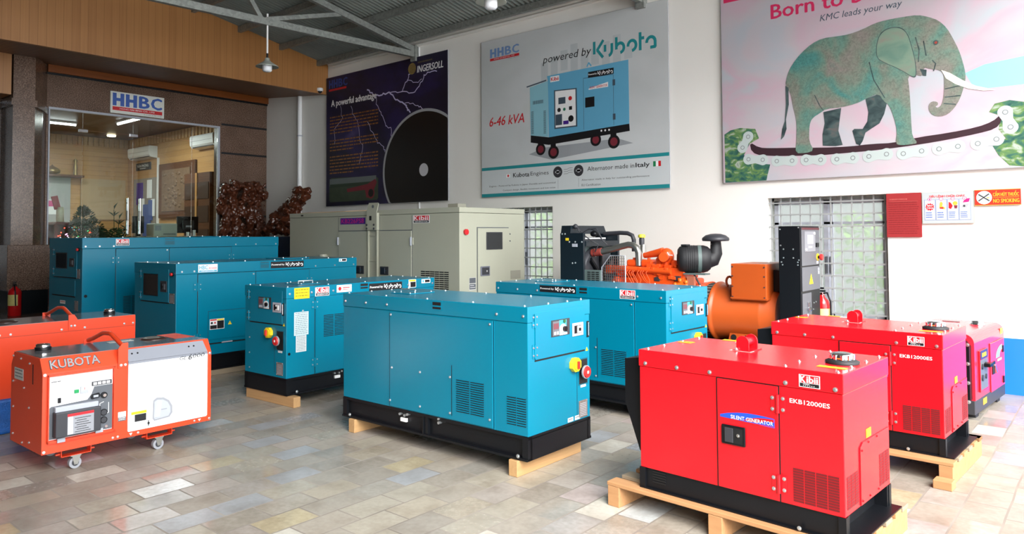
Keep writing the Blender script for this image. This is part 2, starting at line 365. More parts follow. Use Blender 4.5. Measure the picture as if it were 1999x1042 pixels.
def slots(face, mb, u0, u1, v0, v1, cols, rows, Mbody, gap=.25, cg=.1, hood=True, d=0.0, Mi=None):
    "ventilation slots: dark openings with small pressed hoods over them"
    cw = (u1 - u0) / cols; rh = (v1 - v0) / rows
    for c in range(cols):
        a = u0 + c * cw + cw * cg / 2; b = u0 + (c + 1) * cw - cw * cg / 2
        for r in range(rows):
            z0 = v0 + r * rh + rh * gap / 2; z1 = v0 + (r + 1) * rh - rh * gap / 2
            face.box(mb, a, b, z0, z1, d, d + .0015, Mi or DK)
            if hood: mb.add([face.P(a, z1, d + .002), face.P(b, z1, d + .002), face.P(b, z1 - rh * .16, d + .005), face.P(a, z1 - rh * .16, d + .005)], [(0, 1, 2, 3)], Mbody)
def kibii(face, parent, u0, u1, v0, v1, d=0.001, word='GENERATOR', name='maker_sticker'):
    mb = MB(); w = u1 - u0; h = v1 - v0
    face.box(mb, u0, u1, v0, v1, d, d + .001, PRW); face.box(mb, u0 + w * .04, u1 - w * .04, v0 + h * .36, v1 - h * .05, d + .001, d + .0014, RPR)
    face.box(mb, u0 + w * .04, u1 - w * .04, v0 + h * .05, v0 + h * .33, d + .001, d + .0014, BPR)
    o = mb.build(name, parent); t = MB()
    face.text(t, 'K', u0 + w * .07, v0 + h * .4, w * .24, h * .5, d + .0022, PRW, .06); face.text(t, 'ibii', u0 + w * .38, v0 + h * .4, w * .52, h * .5, d + .0022, PRW, .05)
    if word: face.text(t, word, u0 + w * .1, v0 + h * .12, w * .8, h * .14, d + .0022, PRW, .02)
    else:
        face.box(t, u0 + w * .2, u0 + w * .5, v0 + h * .24, v0 + h * .27, d + .0014, d + .0018, PRW)
        for i in range(6): face.box(t, u0 + w * (.2 + i * .1), u0 + w * (.24 + i * .1), v0 + h * .12, v0 + h * .17, d + .0014, d + .0018, PRW)
    t.build('lettering', o); return o
def kubota_plate(face, parent, u0, u1, v0, v1, d=.001):
    mb = MB(); w = u1 - u0; h = v1 - v0; face.box(mb, u0, u1, v0, v1, d, d + .002, BPR, 0); o = mb.build('wordmark_plate', parent)
    t = MB(); face.text(t, 'Powered by', u0 + w * .02, v0 + h * .32, w * .38, h * .36, d + .003, PRW, .03)
    face.strokes(t, WORDMARK, u0 + w * .44, v0 + h * .22, w * .53, h * .60, w * .022, d + .003, PRW); t.build('lettering', o); return o
def sticker(face, parent, u0, u1, v0, v1, M, rows=0, ink=None, d=.001, name='sticker', extra=None):
    mb = MB(); face.box(mb, u0, u1, v0, v1, d, d + .0008, M); w = u1 - u0; h = v1 - v0; rnd = random.Random(int(u0 * 997 + v0 * 331))
    for r in range(rows):
        y = v1 - h * (r + .8) / (rows + .6); x = u0 + w * .08
        while x < u1 - w * .12:
            L = min(w * rnd.uniform(.06, .2), u1 - w * .08 - x); face.box(mb, x, x + L, y, y + h * .35 / (rows + .6), d + .0008, d + .0011, ink or BPR); x += L + w * .03
    o = mb.build(name, parent); return o
# ================================================================ the setting
WY = 8.09; BX = -13.4; PLAT = 0.35
def roof_z(y): return 4.70 + .19 * (8.09 - y)
o = MB().box((-12.0, -9, -.12), (9, WY, 0), FLOOR); struct(o, 'floor')
o = MB().box((-13.4, -9, -.12), (-12.0, WY, PLAT), GRAN); struct(o, 'floor_entrance_step')
o = MB().box((-19.9, 2.2, -.1), (-13.4, 7.95, PLAT), GRAN); struct(o, 'floor_office')
# white wall with two window openings
win = [(-7.29, -6.08, .56, 1.89), (-3.06, -1.83, .56, 1.89)]
w = MB(); top = 4.72
xs = [-13.6, -7.29, -6.08, -3.06, -1.83, 6.5]
for i in range(5):
    a, b = xs[i], xs[i + 1]
    if i in (1, 3): w.box((a, WY, -.1), (b, WY + .22, .56), WALL); w.box((a, WY, 1.89), (b, WY + .22, top), WALL)
    else: w.box((a, WY, -.1), (b, WY + .22, top), WALL)
struct(w, 'wall_right')
o = MB()
for a, b in ((-11.9, -7.3), (-7.3, -6.0), (-6.0, 6.5)): o.box((a, WY - .004, 0), (b, WY - .0005, .515), BLUW)
struct(o, 'trim_1')
o = MB().box((-11.2, WY - .05, 4.60), (6.5, WY, 4.635), WALL).box((-11.2, WY - .09, 4.655), (6.5, WY, 4.70), WALL); struct(o, 'trim_2')
# windows: reveal frame, sliding sashes, milky panes, welded grille
for wi, (x0, x1, z0, z1) in enumerate(win):
    f = MB(); y0, y1 = WY + .12, WY + .2
    for a, b in (((x0, y0, z0), (x0 + .035, y1, z1)), ((x1 - .035, y0, z0), (x1, y1, z1)), ((x0, y0, z0), (x1, y1, z0 + .035)), ((x0, y0, z1 - .035), (x1, y1, z1))): f.box(a, b, GALV)
    root = struct(f, 'window_%d' % (wi + 1)); n = 2; sw = (x1 - x0 - .07) / n
    for k in range(n):
        a = x0 + .035 + k * sw; b = a + sw; s = MB(); ya = WY + .13 + .02 * k
        for p, q in (((a, ya, z0 + .035), (a + .045, ya + .025, z1 - .035)), ((b - .045, ya, z0 + .035), (b, ya + .025, z1 - .035)), ((a, ya, z0 + .035), (b, ya + .025, z0 + .08)), ((a, ya, z1 - .08), (b, ya + .025, z1 - .035)), ((a, ya, z1 - .30), (b, ya + .025, z1 - .275))): s.box(p, q, GRY if False else LGRY)
        so_ = s.build('sash', root); MB().box((a + .045, ya + .01, z0 + .08), (b - .045, ya + .014, z1 - .08), FROST).build('pane', so_)
        MB().box((a + (.01 if k else sw - .03), ya - .02, z0 + .5), (a + (.03 if k else sw - .01), ya, z0 + .68), DGRY).build('pull', so_)
    g = MB(); yg = WY + .05; GRL = mat('grille_silver_paint', (150, 153, 153), .4)
    nv = 11
    for i in range(nv + 1):
        x = x0 + .03 + (x1 - x0 - .06) * i / nv; g.box((x - .007, yg - .006, z0), (x + .007, yg + .006, z1), GRL)
    z = z1 - .06; i = 0
    while z > z0 + .03:
        g.box((x0, yg - .012, z - .008), (x1, yg - .002, z + .008), GRL); z -= .132
    g.build('grille', root)
# granite shop front, left end of the yard
gr = MB(); gb = BX - .2
gr.box((gb, 7.07, PLAT), (BX, WY, 4.4), GRAN); gr.box((gb, 3.45, 3.64), (BX, 7.07, 4.4), GRAN); gr.box((gb, 3.45, PLAT), (BX, 4.13, 3.64), GRAN)
gr.box((gb, -6, 3.64), (BX, 3.45, 4.4), GRAN); gr.box((gb, -6, PLAT), (BX, .9, 3.64), GRAN)
struct(gr, 'wall_back')
st = MB()
for z in (3.685, 3.125, 2.503, 1.9, 1.3): st.box((BX, 7.11, z - .02), (BX + .004, WY - .002, z + .02), BPR)
struct(st, 'trim_3')
# chamfered granite pillar on its pedestal
pl = MB(); poly = [(-12.78, 3.47), (-12.78, 3.76), (-13.12, 3.96), (-13.4, 4.11), (-13.4, 3.47)]
pl.prism(poly, GRAN, lambda a, b, t: Vector((a, b, t)), 1.385, 4.3)
pl.prism([(-12.74, 3.44), (-12.74, 3.78), (-13.1, 3.99), (-13.4, 4.14), (-13.4, 3.44)], GRAN, lambda a, b, t: Vector((a, b, t)), 3.5, 3.6)
pl.box((-13.4, 3.40, .70), (-12.66, 3.97, 1.385), GRAN, .01); pl.box((-13.4, 3.42, PLAT), (-12.69, 3.95, .70), BLK)
struct(pl, 'wall_pillar')
# veneered box over the left-hand door, fascia, soffit, moulding
o = MB().box((-13.39, -5, 3.66), (-12.8, 3.45, 4.29), FASC); struct(o, 'trim_4')
fa = MB(); pts = [(-6, 4.13), (8.085, 4.13), (8.085, roof_z(8.085) - .02 + .01), (-6, roof_z(-6) - .01)]
fa.prism(pts, FASC, lambda a, b, t: Vector((t, a, b)), -11.36, -11.3); struct(fa, 'trim_5')
so_ = MB(); so_.add([(-11.36, -6, 4.14), (-11.36, WY, 4.14), (BX, WY, 4.33), (BX, -6, 4.33), (-11.36, -6, 4.18), (-11.36, WY, 4.18), (BX, WY, 4.37), (BX, -6, 4.37)], [(0, 1, 2, 3), (4, 7, 6, 5), (0, 4, 5, 1), (2, 6, 7, 3)], SOFF); struct(so_, 'ceiling_soffit')
o = MB().box((BX, 4.1, 4.2), (BX + .07, WY, 4.33), MOUL, .01).box((BX, 4.1, 4.17), (BX + .03, WY, 4.21), BLK); struct(o, 'trim_6')
# corrugated roof, purlins
ro = MB(); xs0, xs1, nw = -11.36, .2, 138; pts = []
for i in range(nw * 8 + 1):
    x = xs0 + (xs1 - xs0) * i / (nw * 8); pts.append((x, .018 * cos(2 * pi * i / 8)))
ys = [8.12, 6, 3, 0, -6]; vs = [(x, y, roof_z(y) + dz) for y in ys for x, dz in pts]; n = len(pts)
ro.add(vs, [(j * n + i, j * n + i + 1, (j + 1) * n + i + 1, (j + 1) * n + i) for j in range(len(ys) - 1) for i in range(n - 1)], SHEET, True)
r_ = ro.build('ceiling_roof_sheets', fix=False); tag(r_, kind='structure')
pu = 1
for y in (7.86, 7.08, 6.3, 5.5, 4.7, 3.9, 3.1, 2.3, 1.5, .7, -.1, -1.2, -2.4, -3.6, -4.8):
    z = roof_z(y) - .012; o = MB().box((xs0, y - .03, z - .10), (xs1, y + .03, z - .006), GALV)
    struct(o, 'ceiling_purlin_%d' % pu); pu += 1
def beam(mb, p, q, wd, h, M):
    "rectangular bar between two points, wd along x"
    p, q = Vector(p), Vector(q); d = (q - p).normalized(); a = Vector((1, 0, 0)); b = d.cross(a).normalized()
    vs = [c + a * sx * wd / 2 + b * sy * h / 2 for c in (p, q) for sx, sy in ((-1, -1), (1, -1), (1, 1), (-1, 1))]
    mb.add(vs, [(0, 1, 2, 3), (4, 7, 6, 5), (0, 4, 5, 1), (1, 5, 6, 2), (2, 6, 7, 3), (3, 7, 4, 0)], M)
for ti, tx in enumerate((-8.86, -4.61, -.36)):
    t = MB(); zc = lambda y: 4.40 + (y - 4.6) * .022
    beam(t, (tx, -6, zc(-6)), (tx, 8.08, zc(8.08)), .07, .095, GALV)
    zr = lambda y: roof_z(y) - .012 - .10 - .05
    beam(t, (tx, -6, zr(-6)), (tx, 8.08, zr(8.08)), .07, .09, GALV)
    y = 7.0
    for a, b in ((5.32, 6.55), (5.25, 4.75), (3.2, 4.6), (3.1, 2.4), (.8, 2.2), (.7, 0), (-2, -.2)):
        beam(t, (tx, a, zc(a) + .03), (tx, b, zr(b) - .03), .05, .06, GALV)
    t.box((tx - .06, 8.0, 4.36), (tx + .06, 8.085, 4.62), GALV)
    struct(t, 'ceiling_truss_%d' % (ti + 1))
# unseen dark wall added behind the camera to block light from that side
o = MB().box((-14, -1.5, -.1), (.6, -1.2, 6.6), mat('blocker_wall_brown', (96, 82, 70), .8)); struct(o, 'wall_light_blocker')
# glass shop front
g = MB(); fx = BX + .01
for a, b in (((fx - .05, 4.13, 3.60), (fx + .02, 7.07, 3.635)), ((fx - .05, 7.04, PLAT), (fx + .02, 7.07, 3.6)), ((fx - .05, 4.13, PLAT), (fx + .02, 4.15, 3.6))): g.box(a, b, LGRY)
front = struct(g, 'window_3')
yy = [4.15, 4.66, 5.475, 6.54, 7.04]
for i in range(4):
    p = MB().box((fx - .03, yy[i] + .004, PLAT + .02), (fx - .018, yy[i + 1] - .004, 3.30 if i in (1, 2) else 3.598), GLASS)
    d = p.build('door_leaf' if i in (1, 2) else 'fixed_pane', front)
for i in (1, 2): MB().box((fx - .03, yy[i] + .004, 3.31), (fx - .018, yy[i + 1] - .004, 3.598), GLASS).build('transom_pane', front)
m_ = MB()
for y in (4.66, 5.475): m_.box((fx - .04, y - .07, 3.27), (fx + .0, y + .07, 3.32), CHR, .004)
m_.build('patch_fitting', front)
for y in (5.37, 5.575):
    for k, dy in enumerate((-.012, .045)):
        pass
    h = MB(); h.cyl((fx + .05, y, 1.55), (fx + .05, y, 2.18), .016, CHR, 12); h.cyl((fx - .08, y + .03, 1.55), (fx - .08, y + .03, 2.18), .016, CHR, 12)
    h.cyl((fx + .05, y, 1.78), (fx + .05, y, 1.96), .021, STEEL, 12)
    for z in (1.62, 2.1): h.cyl((fx - .08, y + .03, z), (fx + .05, y, z), .008, CHR, 8)
    h.build('door_handle', front)
# dark glass door left of the pillar
g = MB(); g.box((fx - .05, .9, 3.6), (fx + .02, 3.45, 3.64), LGRY); g.box((fx - .05, 3.40, PLAT), (fx + .02, 3.45, 3.6), BLK); g.box((fx - .05, 2.1, PLAT), (fx + .02, 2.14, 3.6), BLK)
d1 = struct(g, 'door_1'); MB().box((fx - .03, .92, PLAT + .02), (fx - .018, 2.1, 3.6), TWIN).build('pane', d1); MB().box((fx - .03, 2.14, PLAT + .02), (fx - .018, 3.40, 3.6), TWIN).build('pane', d1)
MB().cyl((fx + .05, 3.28, 1.75), (fx + .05, 3.28, 2.55), .018, CHR, 12).cyl((fx - .02, 3.28, 1.9), (fx + .05, 3.28, 1.9), .008, CHR, 8).cyl((fx - .02, 3.28, 2.4), (fx + .05, 3.28, 2.4), .008, CHR, 8).build('door_handle', d1)
# office shell
o = MB().box((-19.86, 2.2, PLAT), (-19.66, 7.95, 4.2), OFFW).box((-19.65, 2.4, 2.5), (-19.64, 5.9, 3.6), OFFW); struct(o, 'wall_office_back')
o = MB().box((-19.66, 7.9, PLAT), (gb, 8.08, 4.2), OFFW); struct(o, 'wall_office_right')
o = MB().box((-19.66, 2.2, PLAT), (gb, 2.4, 4.2), OFFW); struct(o, 'wall_office_left')
o = MB().box((-19.86, 2.2, 4.0), (gb, 8.08, 4.15), DKW); struct(o, 'ceiling_office')
o = MB()
for y in [2.5 + .12 * i for i in range(45)]: o.box((-19.62, y, 3.78), (-19.60, y + .07, 3.98), PINE_Y)
for x in [-19.5 + .16 * i for i in range(36)]: o.box((x, 7.86, 3.78), (x + .09, 7.89, 3.98), PINE_X)
struct(o, 'trim_7')
# ================================================================ generators
def triangle(face, parent, u, v, s, d=.001, M=None, name='warning_triangle'):
    mb = MB(); face.poly(mb, [(u - s / 2, v - s * .42), (u + s / 2, v - s * .42), (u, v + s * .45)], d, d + .0008, M or YPR)
    face.box(mb, u - s * .04, u + s * .04, v - s * .1, v + s * .2, d + .0008, d + .0012, BPR); face.box(mb, u - s * .04, u + s * .04, v - s * .28, v - s * .2, d + .0008, d + .0012, BPR)
    return mb.build(name, parent)
def hinge(face, parent, u, v, h=.07, w=.05, M=TEAL, bm=ZINC, br=.006):
    mb = MB(); face.box(mb, u - w / 2, u + w / 2, v - h / 2, v + h / 2, .001, .004, M, 0); mb.cyl(face.P(u, v - h / 2, .006), face.P(u, v + h / 2, .006), .006, M, 10)
    o = mb.build('hinge', parent)
    for du in (-.34, .34):
        for dv in (-.28, .28): face.disc(mb1_ := MB(), u + du * w, v + dv * h, br, .004, .004 + br * .8, bm, 8); mb1_.build('screw', o)
    return o
def lever_lock(face, parent, u, v, h=.11, w=.024):
    mb = MB(); face.box(mb, u - w / 2, u + w / 2, v - h / 2, v + h / 2, .001, .006, BLK, .003); face.box(mb, u - w * .28, u + w * .28, v - h * .4, v + h * .42, .006, .016, CHR, .003)
    return mb.build('lock_handle', parent)
def control_cluster(face, parent, u0, u1, v0, v1):
    "window cut in the door that shows controller, key switch and card"
    mb = MB(); w = u1 - u0; h = v1 - v0
    face.box(mb, u0, u1, v0, v1, .001, .003, CHAR, 0); face.box(mb, u0 + w * .05, u0 + w * .4, v0 + h * .04, v1 - h * .08, .003, .008, DGRY, .002)
    face.box(mb, u0 + w * .08, u0 + w * .36, v0 + h * .45, v1 - h * .2, .008, .009, LED); face.box(mb, u0 + w * .1, u0 + w * .2, v0 + h * .12, v0 + h * .3, .008, .01, LGRY); face.box(mb, u0 + w * .25, u0 + w * .35, v0 + h * .12, v0 + h * .3, .008, .01, LGRY)
    face.box(mb, u0 + w * .42, u0 + w * .82, v0 + h * .05, v1 - h * .06, .003, .004, CYS); face.poly(mb, [(u0 + w * .62 + w * .19 * cos(a), v0 + h * .42 + h * .28 * sin(a)) for a in [radians(x) for x in range(0, 181, 20)]] + [(u0 + w * .44, v0 + h * .2), (u0 + w * .8, v0 + h * .2)], .004, .005, PRW)
    face.box(mb, u0 + w * .44, u0 + w * .84, v0 + h * .04, v0 + h * .16, .004, .005, PRW)
    face.disc(mb, u0 + w * .68, v0 + h * .4, w * .09, .005, .02, BLK, 16); face.disc(mb, u0 + w * .68, v1 - h * .14, w * .06, .005, .012, mat('green_lamp', (40, 96, 60), .3), 12)
    return mb.build('control_window', parent)
def breaker(face, parent, u0, u1, v0, v1, dark=False):
    mb = MB(); w = u1 - u0; h = v1 - v0
    face.box(mb, u0, u1, v0, v1, .001, .006, LGRY if not dark else CHAR, .002); face.box(mb, u0 + w * .16, u1 - w * .16, v0 + h * .2, v1 - h * .2, .006, .007, BLK)
    face.box(mb, u0 + w * .4, u1 - w * .2, v0 + h * .24, v1 - h * .24, .007, .012, WHT if not dark else DGRY, .001); face.box(mb, u0 + w * .5, u0 + w * .62, v0 + h * .38, v0 + h * .62, .012, .022, BLK)
    return mb.build('circuit_breaker', parent)
def rotary_isolator(face, parent, u, v, s=.1):
    mb = MB(); pts = [(u + s * .5 * cos(a), v + s * .46 * sin(a)) for a in [radians(22.5 + 45 * i) for i in range(8)]]
    face.poly(mb, pts, .001, .03, YEL); face.disc(mb, u, v, s * .34, .03, .036, YEL, 20); face.box(mb, u - s * .08, u + s * .08, v - s * .24, v + s * .24, .036, .052, REDP, .003)
    return mb.build('isolator_switch', parent)
def stop_button(face, parent, u, v, r=.045, d=.05):
    mb = MB(); face.disc(mb, u, v, r * .55, 0, d * .6, BLK, 16); face.disc(mb, u, v, r, d * .55, d * .8, GRY, 24); face.disc(mb, u, v, r * .9, d * .8, d, REDP, 24, r * .8); face.box(mb, u - r * .2, u + r * .2, v - r * .2, v + r * .2, d, d + .002, PRW)
    return mb.build('power_socket', parent)
def rating(face, parent, u0, u1, v0, v1, name='rating_plate'):
    mb = MB(); face.box(mb, u0, u1, v0, v1, .001, .003, PLT); w = u1 - u0; h = v1 - v0
    for i in range(8): face.box(mb, u0 + w * .12, u1 - w * .12, v0 + h * (.1 + i * .1), v0 + h * (.13 + i * .1), .003, .0035, LGRY)
    for a, b in ((.06, .05), (.94, .05), (.06, .95), (.94, .95)): face.disc(mb, u0 + w * a, v0 + h * b, .004, .003, .006, ZINC, 8)
    return mb.build(name, parent)
def paint_body(L0, L1, W, z0, z1, M, lid=.1, ch=.004):
    b = MB(); b.box((L0, 0, z0), (L1, W, z1 - lid), M, ch)
    l = MB(); l.box((L0 - .004, -.004, z1 - lid + .001), (L1 + .004, W + .004, z1), M, ch); return b, l
def skid(root, L0, L1, W, z0, z1, sgn, mids=(.5,), lipd=.05):
    "folded black steel base: top rail, web set back, bottom lip, corner posts"
    mb = MB(); h = z1 - z0
    mb.box((L0, .02, z0 + .012), (L1, W - .02, z1 - .012), BLK)
    mb.box((L0, 0, z1 - .02), (L1, W, z1), BLK); mb.box((L0 - .0, -.012, z0), (L1, W + .012, z0 + .014), BLK)
    for x in (L0, L1 - .045):
        for y in (-.004, W - .04): mb.box((x, y, z0), (x + .045, y + .044, z1 - .004), BLK)
    for m_ in mids: x = L0 + (L1 - L0) * m_; mb.box((x - .03, -.002, z0), (x + .03, .03, z1 - .004), BLK); mb.box((x - .012, -.012, z0 + .014), (x - .006, 0, z1 - .02), BLK)
    o = mb.build('skid_base', root); return o

def medium_genset(name, loc, rz, sgn, L, W, label, zt=1.046, zm=.25, zb=.102, left=None):
    root = empty(name, (loc[0], loc[1], 0), rz, label, 'generator', 'teal canopied generators on the yard floor')
    L0, L1 = (-L, 0) if sgn > 0 else (0, L)
    S = Face((L0, -.0001, 0), (1, 0, 0), (0, -1, 0))
    E_ = Face((0, 0, 0), (0, 1, 0), (1, 0, 0)) if sgn > 0 else Face((0, W, 0), (0, -1, 0), (-1, 0, 0))
    T = Face((L0, 0, zt), (1, 0, 0), (0, 0, 1), (0, 1, 0))
    b, l = paint_body(L0, L1, W, zm, zt, TEAL)
    # louvres and seams pressed in the enclosure belong to it
    for u in ((.548, 1.56) if sgn > 0 else (.297, .297 + 1.01)): S.box(b, u - .0025, u + .0025, zm + .002, zt - .105, .0004, .0012, DK); S.box(b, u + .003, u + .006, zm + .002, zt - .105, 0, .003, TEAL)
    body = b.build('enclosure', root); lid = l.build('roof_panel', root)
    s = MB(); d0, d1 = ((.552, 1.556) if sgn > 0 else (.303, 1.30)); S.box(s, d0 + .002, d1 - .002, zm + .008, zt - .106, .0005, .007, TEAL, .002); door = s.build('access_panel', root)
    Sd = Face(S.P(0, 0, .0075), S.u, S.n); 
    if sgn > 0:
        g = MB(); slots(Sd, g, 1.225, 1.485, .317, .537, 2, 15, TEAL, .4); g.build('louvre_vent', door)
        g = MB(); slots(S, g, 1.665, 1.827, .305, .487, 2, 12, TEAL, .4); g.build('louvre_vent', root)
        e = MB(); Sd.box(e, 1.186, 1.190, .285, .62, 0, .0015, DK); e.build('flap_seam', door)
        for u, v in ((.568, .918), (1.533, .919), (.58, .537), (.878, .538), (1.172, .539), (.56, .3), (.877, .3), (1.171, .299), (1.529, .31)): bolt(Sd, u, v, door, .007)
        lb = (.032, .278, .52, 1.589, 1.808); rc = (.99, 1.095)
    else:
        g = MB(); slots(Sd, g, .385, .63, .565, .77, 2, 14, TEAL, .4); g.build('louvre_vent', door)
        for v in (.87, .35): hinge(S, root, .297, v, .08, .07)
        lb = (.03, .26, .50, 1.45, 1.80); rc = (.81, .925)
    for u in lb: bolt(S, u, zt - .058, root, .008, d=.004)
    # lifting pocket cut in the roof edge
    r = MB(); S.box(r, rc[0], rc[1], zt - .068, zt + .001, .0035, .0055, TEAL); S.box(r, rc[0] + .012, rc[1] - .012, zt - .06, zt - .012, .0055, .006, DK)
    S.box(r, rc[0] + .01, rc[1] - .01, zt - .045, zt - .035, .006, .0075, TEAL); r.build('lifting_pocket', root)
    for i in range(5): bolt(T, .03 + (L - .06) * i / 4 * .99, .03, root, .007); bolt(T, .03 + (L - .06) * i / 4 * .99, W - .03, root, .007)
    for v in (.25, .46):
        for u in (.03, L - .03): bolt(T, u, v, root, .007)
    tp = MB(); T.box(tp, .30, .52, .22, .48, .0005, .006, TEAL, .002); tc_ = tp.build('radiator_cap_cover', root)
    for u, v in ((.32, .24), (.50, .24), (.32, .46), (.50, .46)): bolt(Face(T.P(0, 0, .006), T.u, T.n, T.v), u, v, tc_, .006)
    mb = MB(); mb.tube([T.P(.33, .30, .004), T.P(.33, .30, .03), T.P(.49, .30, .03), T.P(.49, .30, .004)], .005, ZINC, 8); mb.build('cover_handle', tc_)
    # control end
    x = 0 if sgn > 0 else -.005
    dd = MB(); a0, a1 = (.07, .614) if sgn > 0 else (.085, .6); E_.box(dd, a0, a1, .712, 1.008, .001, .006, TEAL, .002); E_.box(dd, a0 - .003, a1 + .003, .702, .711, .0005, .0025, DK); cd = dd.build('control_door', root)
    Ed = Face(E_.P(0, 0, .006), E_.u, E_.n)
    control_cluster(Ed, cd, .232, .433, .836, .942); breaker(Ed, cd, .462, .588, .815, .902)
    for v in (.955, .765): hinge(E_, cd, .068, v, .085, .05)
    lever_lock(E_, root, .652 if sgn > 0 else .612, .846); triangle(E_, root, .642 if sgn > 0 else .622, .712, .03)
    off = 0 if sgn > 0 else -.03
    rotary_isolator(E_, root, .485 + (off if sgn > 0 else -.08), .628, .105)
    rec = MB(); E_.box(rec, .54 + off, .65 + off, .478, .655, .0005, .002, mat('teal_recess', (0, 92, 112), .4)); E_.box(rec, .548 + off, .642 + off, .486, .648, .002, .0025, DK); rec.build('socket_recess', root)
    stop_button(E_, root, .583 + off, .568, .044)
    sticker(E_, root, .565 + off, .627 + off, .462, .478, PRW, 1, BPR)
    rating(E_, root, .541 + off, .64 + off, .262, .375)
    for v in (.56, .42, .284) if sgn < 0 else (): bolt(E_, .078, v, root, .006)
    ds = MB(); E_.box(ds, .478 if sgn < 0 else .522, .4805 if sgn < 0 else .5245, .28, .60, .0003, .0015, DK); ds.build('flap_seam', root)
    if sgn > 0:
        for u in (.445, .525): sticker(E_, root, u - .03, u + .03, .258, .285, PRW, 1, BPR)
    sk = skid(root, L0, L1, W, zb, zm, sgn)
    pf = MB()
    base = .69 if sgn > 0 else .55
    for du, dv in ((-.03, .215), (.02, .212), (.05, .222)): S.disc(pf, base + du, dv, .009, -.02, .008, ZINC, 12)
    S.box(pf, base - .025, base + .035, .165, .19, -.015, .002, PRW); pf.build('fuel_port', sk)
    if sgn > 0: pf = MB(); S.disc(pf, 1.056, .24, .008, -.02, .008, ZINC, 12); S.disc(pf, 1.058, .215, .01, -.02, .008, ZINC, 12); pf.build('drain_port', sk)
    for u in (.1, L - .07): bolt(S, u, zb + .025, sk, .01, d=.014)
    return root, S, E_
def skid_timbers(root_xy, rz, xs, W, label, M=PINE_Y, h=.1, over=.03, name='timber_block', wd=.07, group='timbers under the teal generators', short=False):
    for x, lab in zip(xs, label):
        o = MB().box((-wd / 2, -over, 0), (wd / 2, W - .05, h), M, .004).build(name, None)
        o.location = (root_xy[0] + x * cos(rz), root_xy[1] + x * sin(rz), 0); o.rotation_euler = (0, 0, rz); tag(o, lab, 'timber', group)
A = (-2.824, 3.493); ra = radians(.14)
rA, S, E_ = medium_genset('canopied_generator', A, ra, 1, 1.839, .676, 'teal generator in the middle foreground, its bright control end facing right')
skid_timbers(A, ra, (-1.70, -.10), .71, ('pale timber under the left end of the middle foreground teal generator', 'pale timber under the control end of the middle foreground teal generator'))
B = (-2.762, 5.149); rb = radians(-2.5)
rB, S, E_ = medium_genset('canopied_generator', B, rb, 1, 1.851, .669, 'teal generator behind and right of the middle foreground one')
kubota_plate(S, rB, .553, .965, .978, 1.036, d=.0045); kibii(S, rB, 1.42, 1.57, .963, 1.036, d=.0045)
skid_timbers(B, rb, (-1.7, -.085), .70, ('timber under the left end of the teal generator behind the red one', 'timber under the right end of the teal generator behind the red one'))
Cc = (-5.647, 3.612); rc_ = radians(91.45)
rC, S, E_ = medium_genset('canopied_generator', Cc, rc_, -1, 1.829, .657, 'teal generator with a yellow notice and taped papers, control end facing the camera', zt=1.04, zm=.24, zb=.092)
sticker(S, rC, .076, .236, .933, 1.030, YPR, 3, mat('olive_ink', (150, 132, 20), .5), d=.0045, name='notice'); kibii(S, rC, .298, .454, .943, 1.024, d=.0045)
o = sticker(S, rC, .54, .714, .962, 1.03, PRW, 0, d=.0045); mb = MB(); S.disc(mb, .575, .996, .018, .0055, .006, RPR, 20); S.box(mb, .61, .69, 1.0, 1.008, .0055, .006, RPR); S.box(mb, .61, .68, .985, .990, .0055, .006, RPR); mb.build('printed_mark', o)
kubota_plate(S, rC, .93, 1.362, .945, 1.022, d=.0045)
o = sticker(S, rC, 1.455, 1.56, .952, 1.035, PRW, 0, d=.0045); mb = MB(); S.box(mb, 1.46, 1.555, 1.015, 1.032, .0055, .006, YPR); S.box(mb, 1.48, 1.555, .956, 1.01, .0055, .006, BPR); mb.build('printed_mark', o)
o = sticker(S, rC, 1.64, 1.77, .988, 1.03, PRW, 0, d=.0045); mb = MB(); S.box(mb, 1.69, 1.76, .995, 1.022, .0055, .006, BPR); S.disc(mb, 1.665, 1.009, .012, .0055, .006, CYS, 12); mb.build('printed_mark', o)
sticker(S, rC, .078, .229, .608, .815, mat('pale_blue_paper', (196, 216, 222), .6), 12, mat('grey_ink', (120, 132, 140), .6), name='taped_paper'); sticker(S, rC, .097, .207, .46, .606, mat('pale_paper', (206, 214, 216), .6), 10, mat('grey_ink', (120, 132, 140), .6), name='taped_paper')
bolt(S, .17, .822, rC, .008); mb = MB(); S.disc(mb, .028, .455, .012, 0, .006, BLK, 14); mb.build('keyhole', rC)
skid_timbers(Cc, rc_, (.045, 1.7), .70, ('timber with a knot under the near end of the teal generator with papers', 'timber under the far end of the teal generator with papers'), h=.09, over=.1)

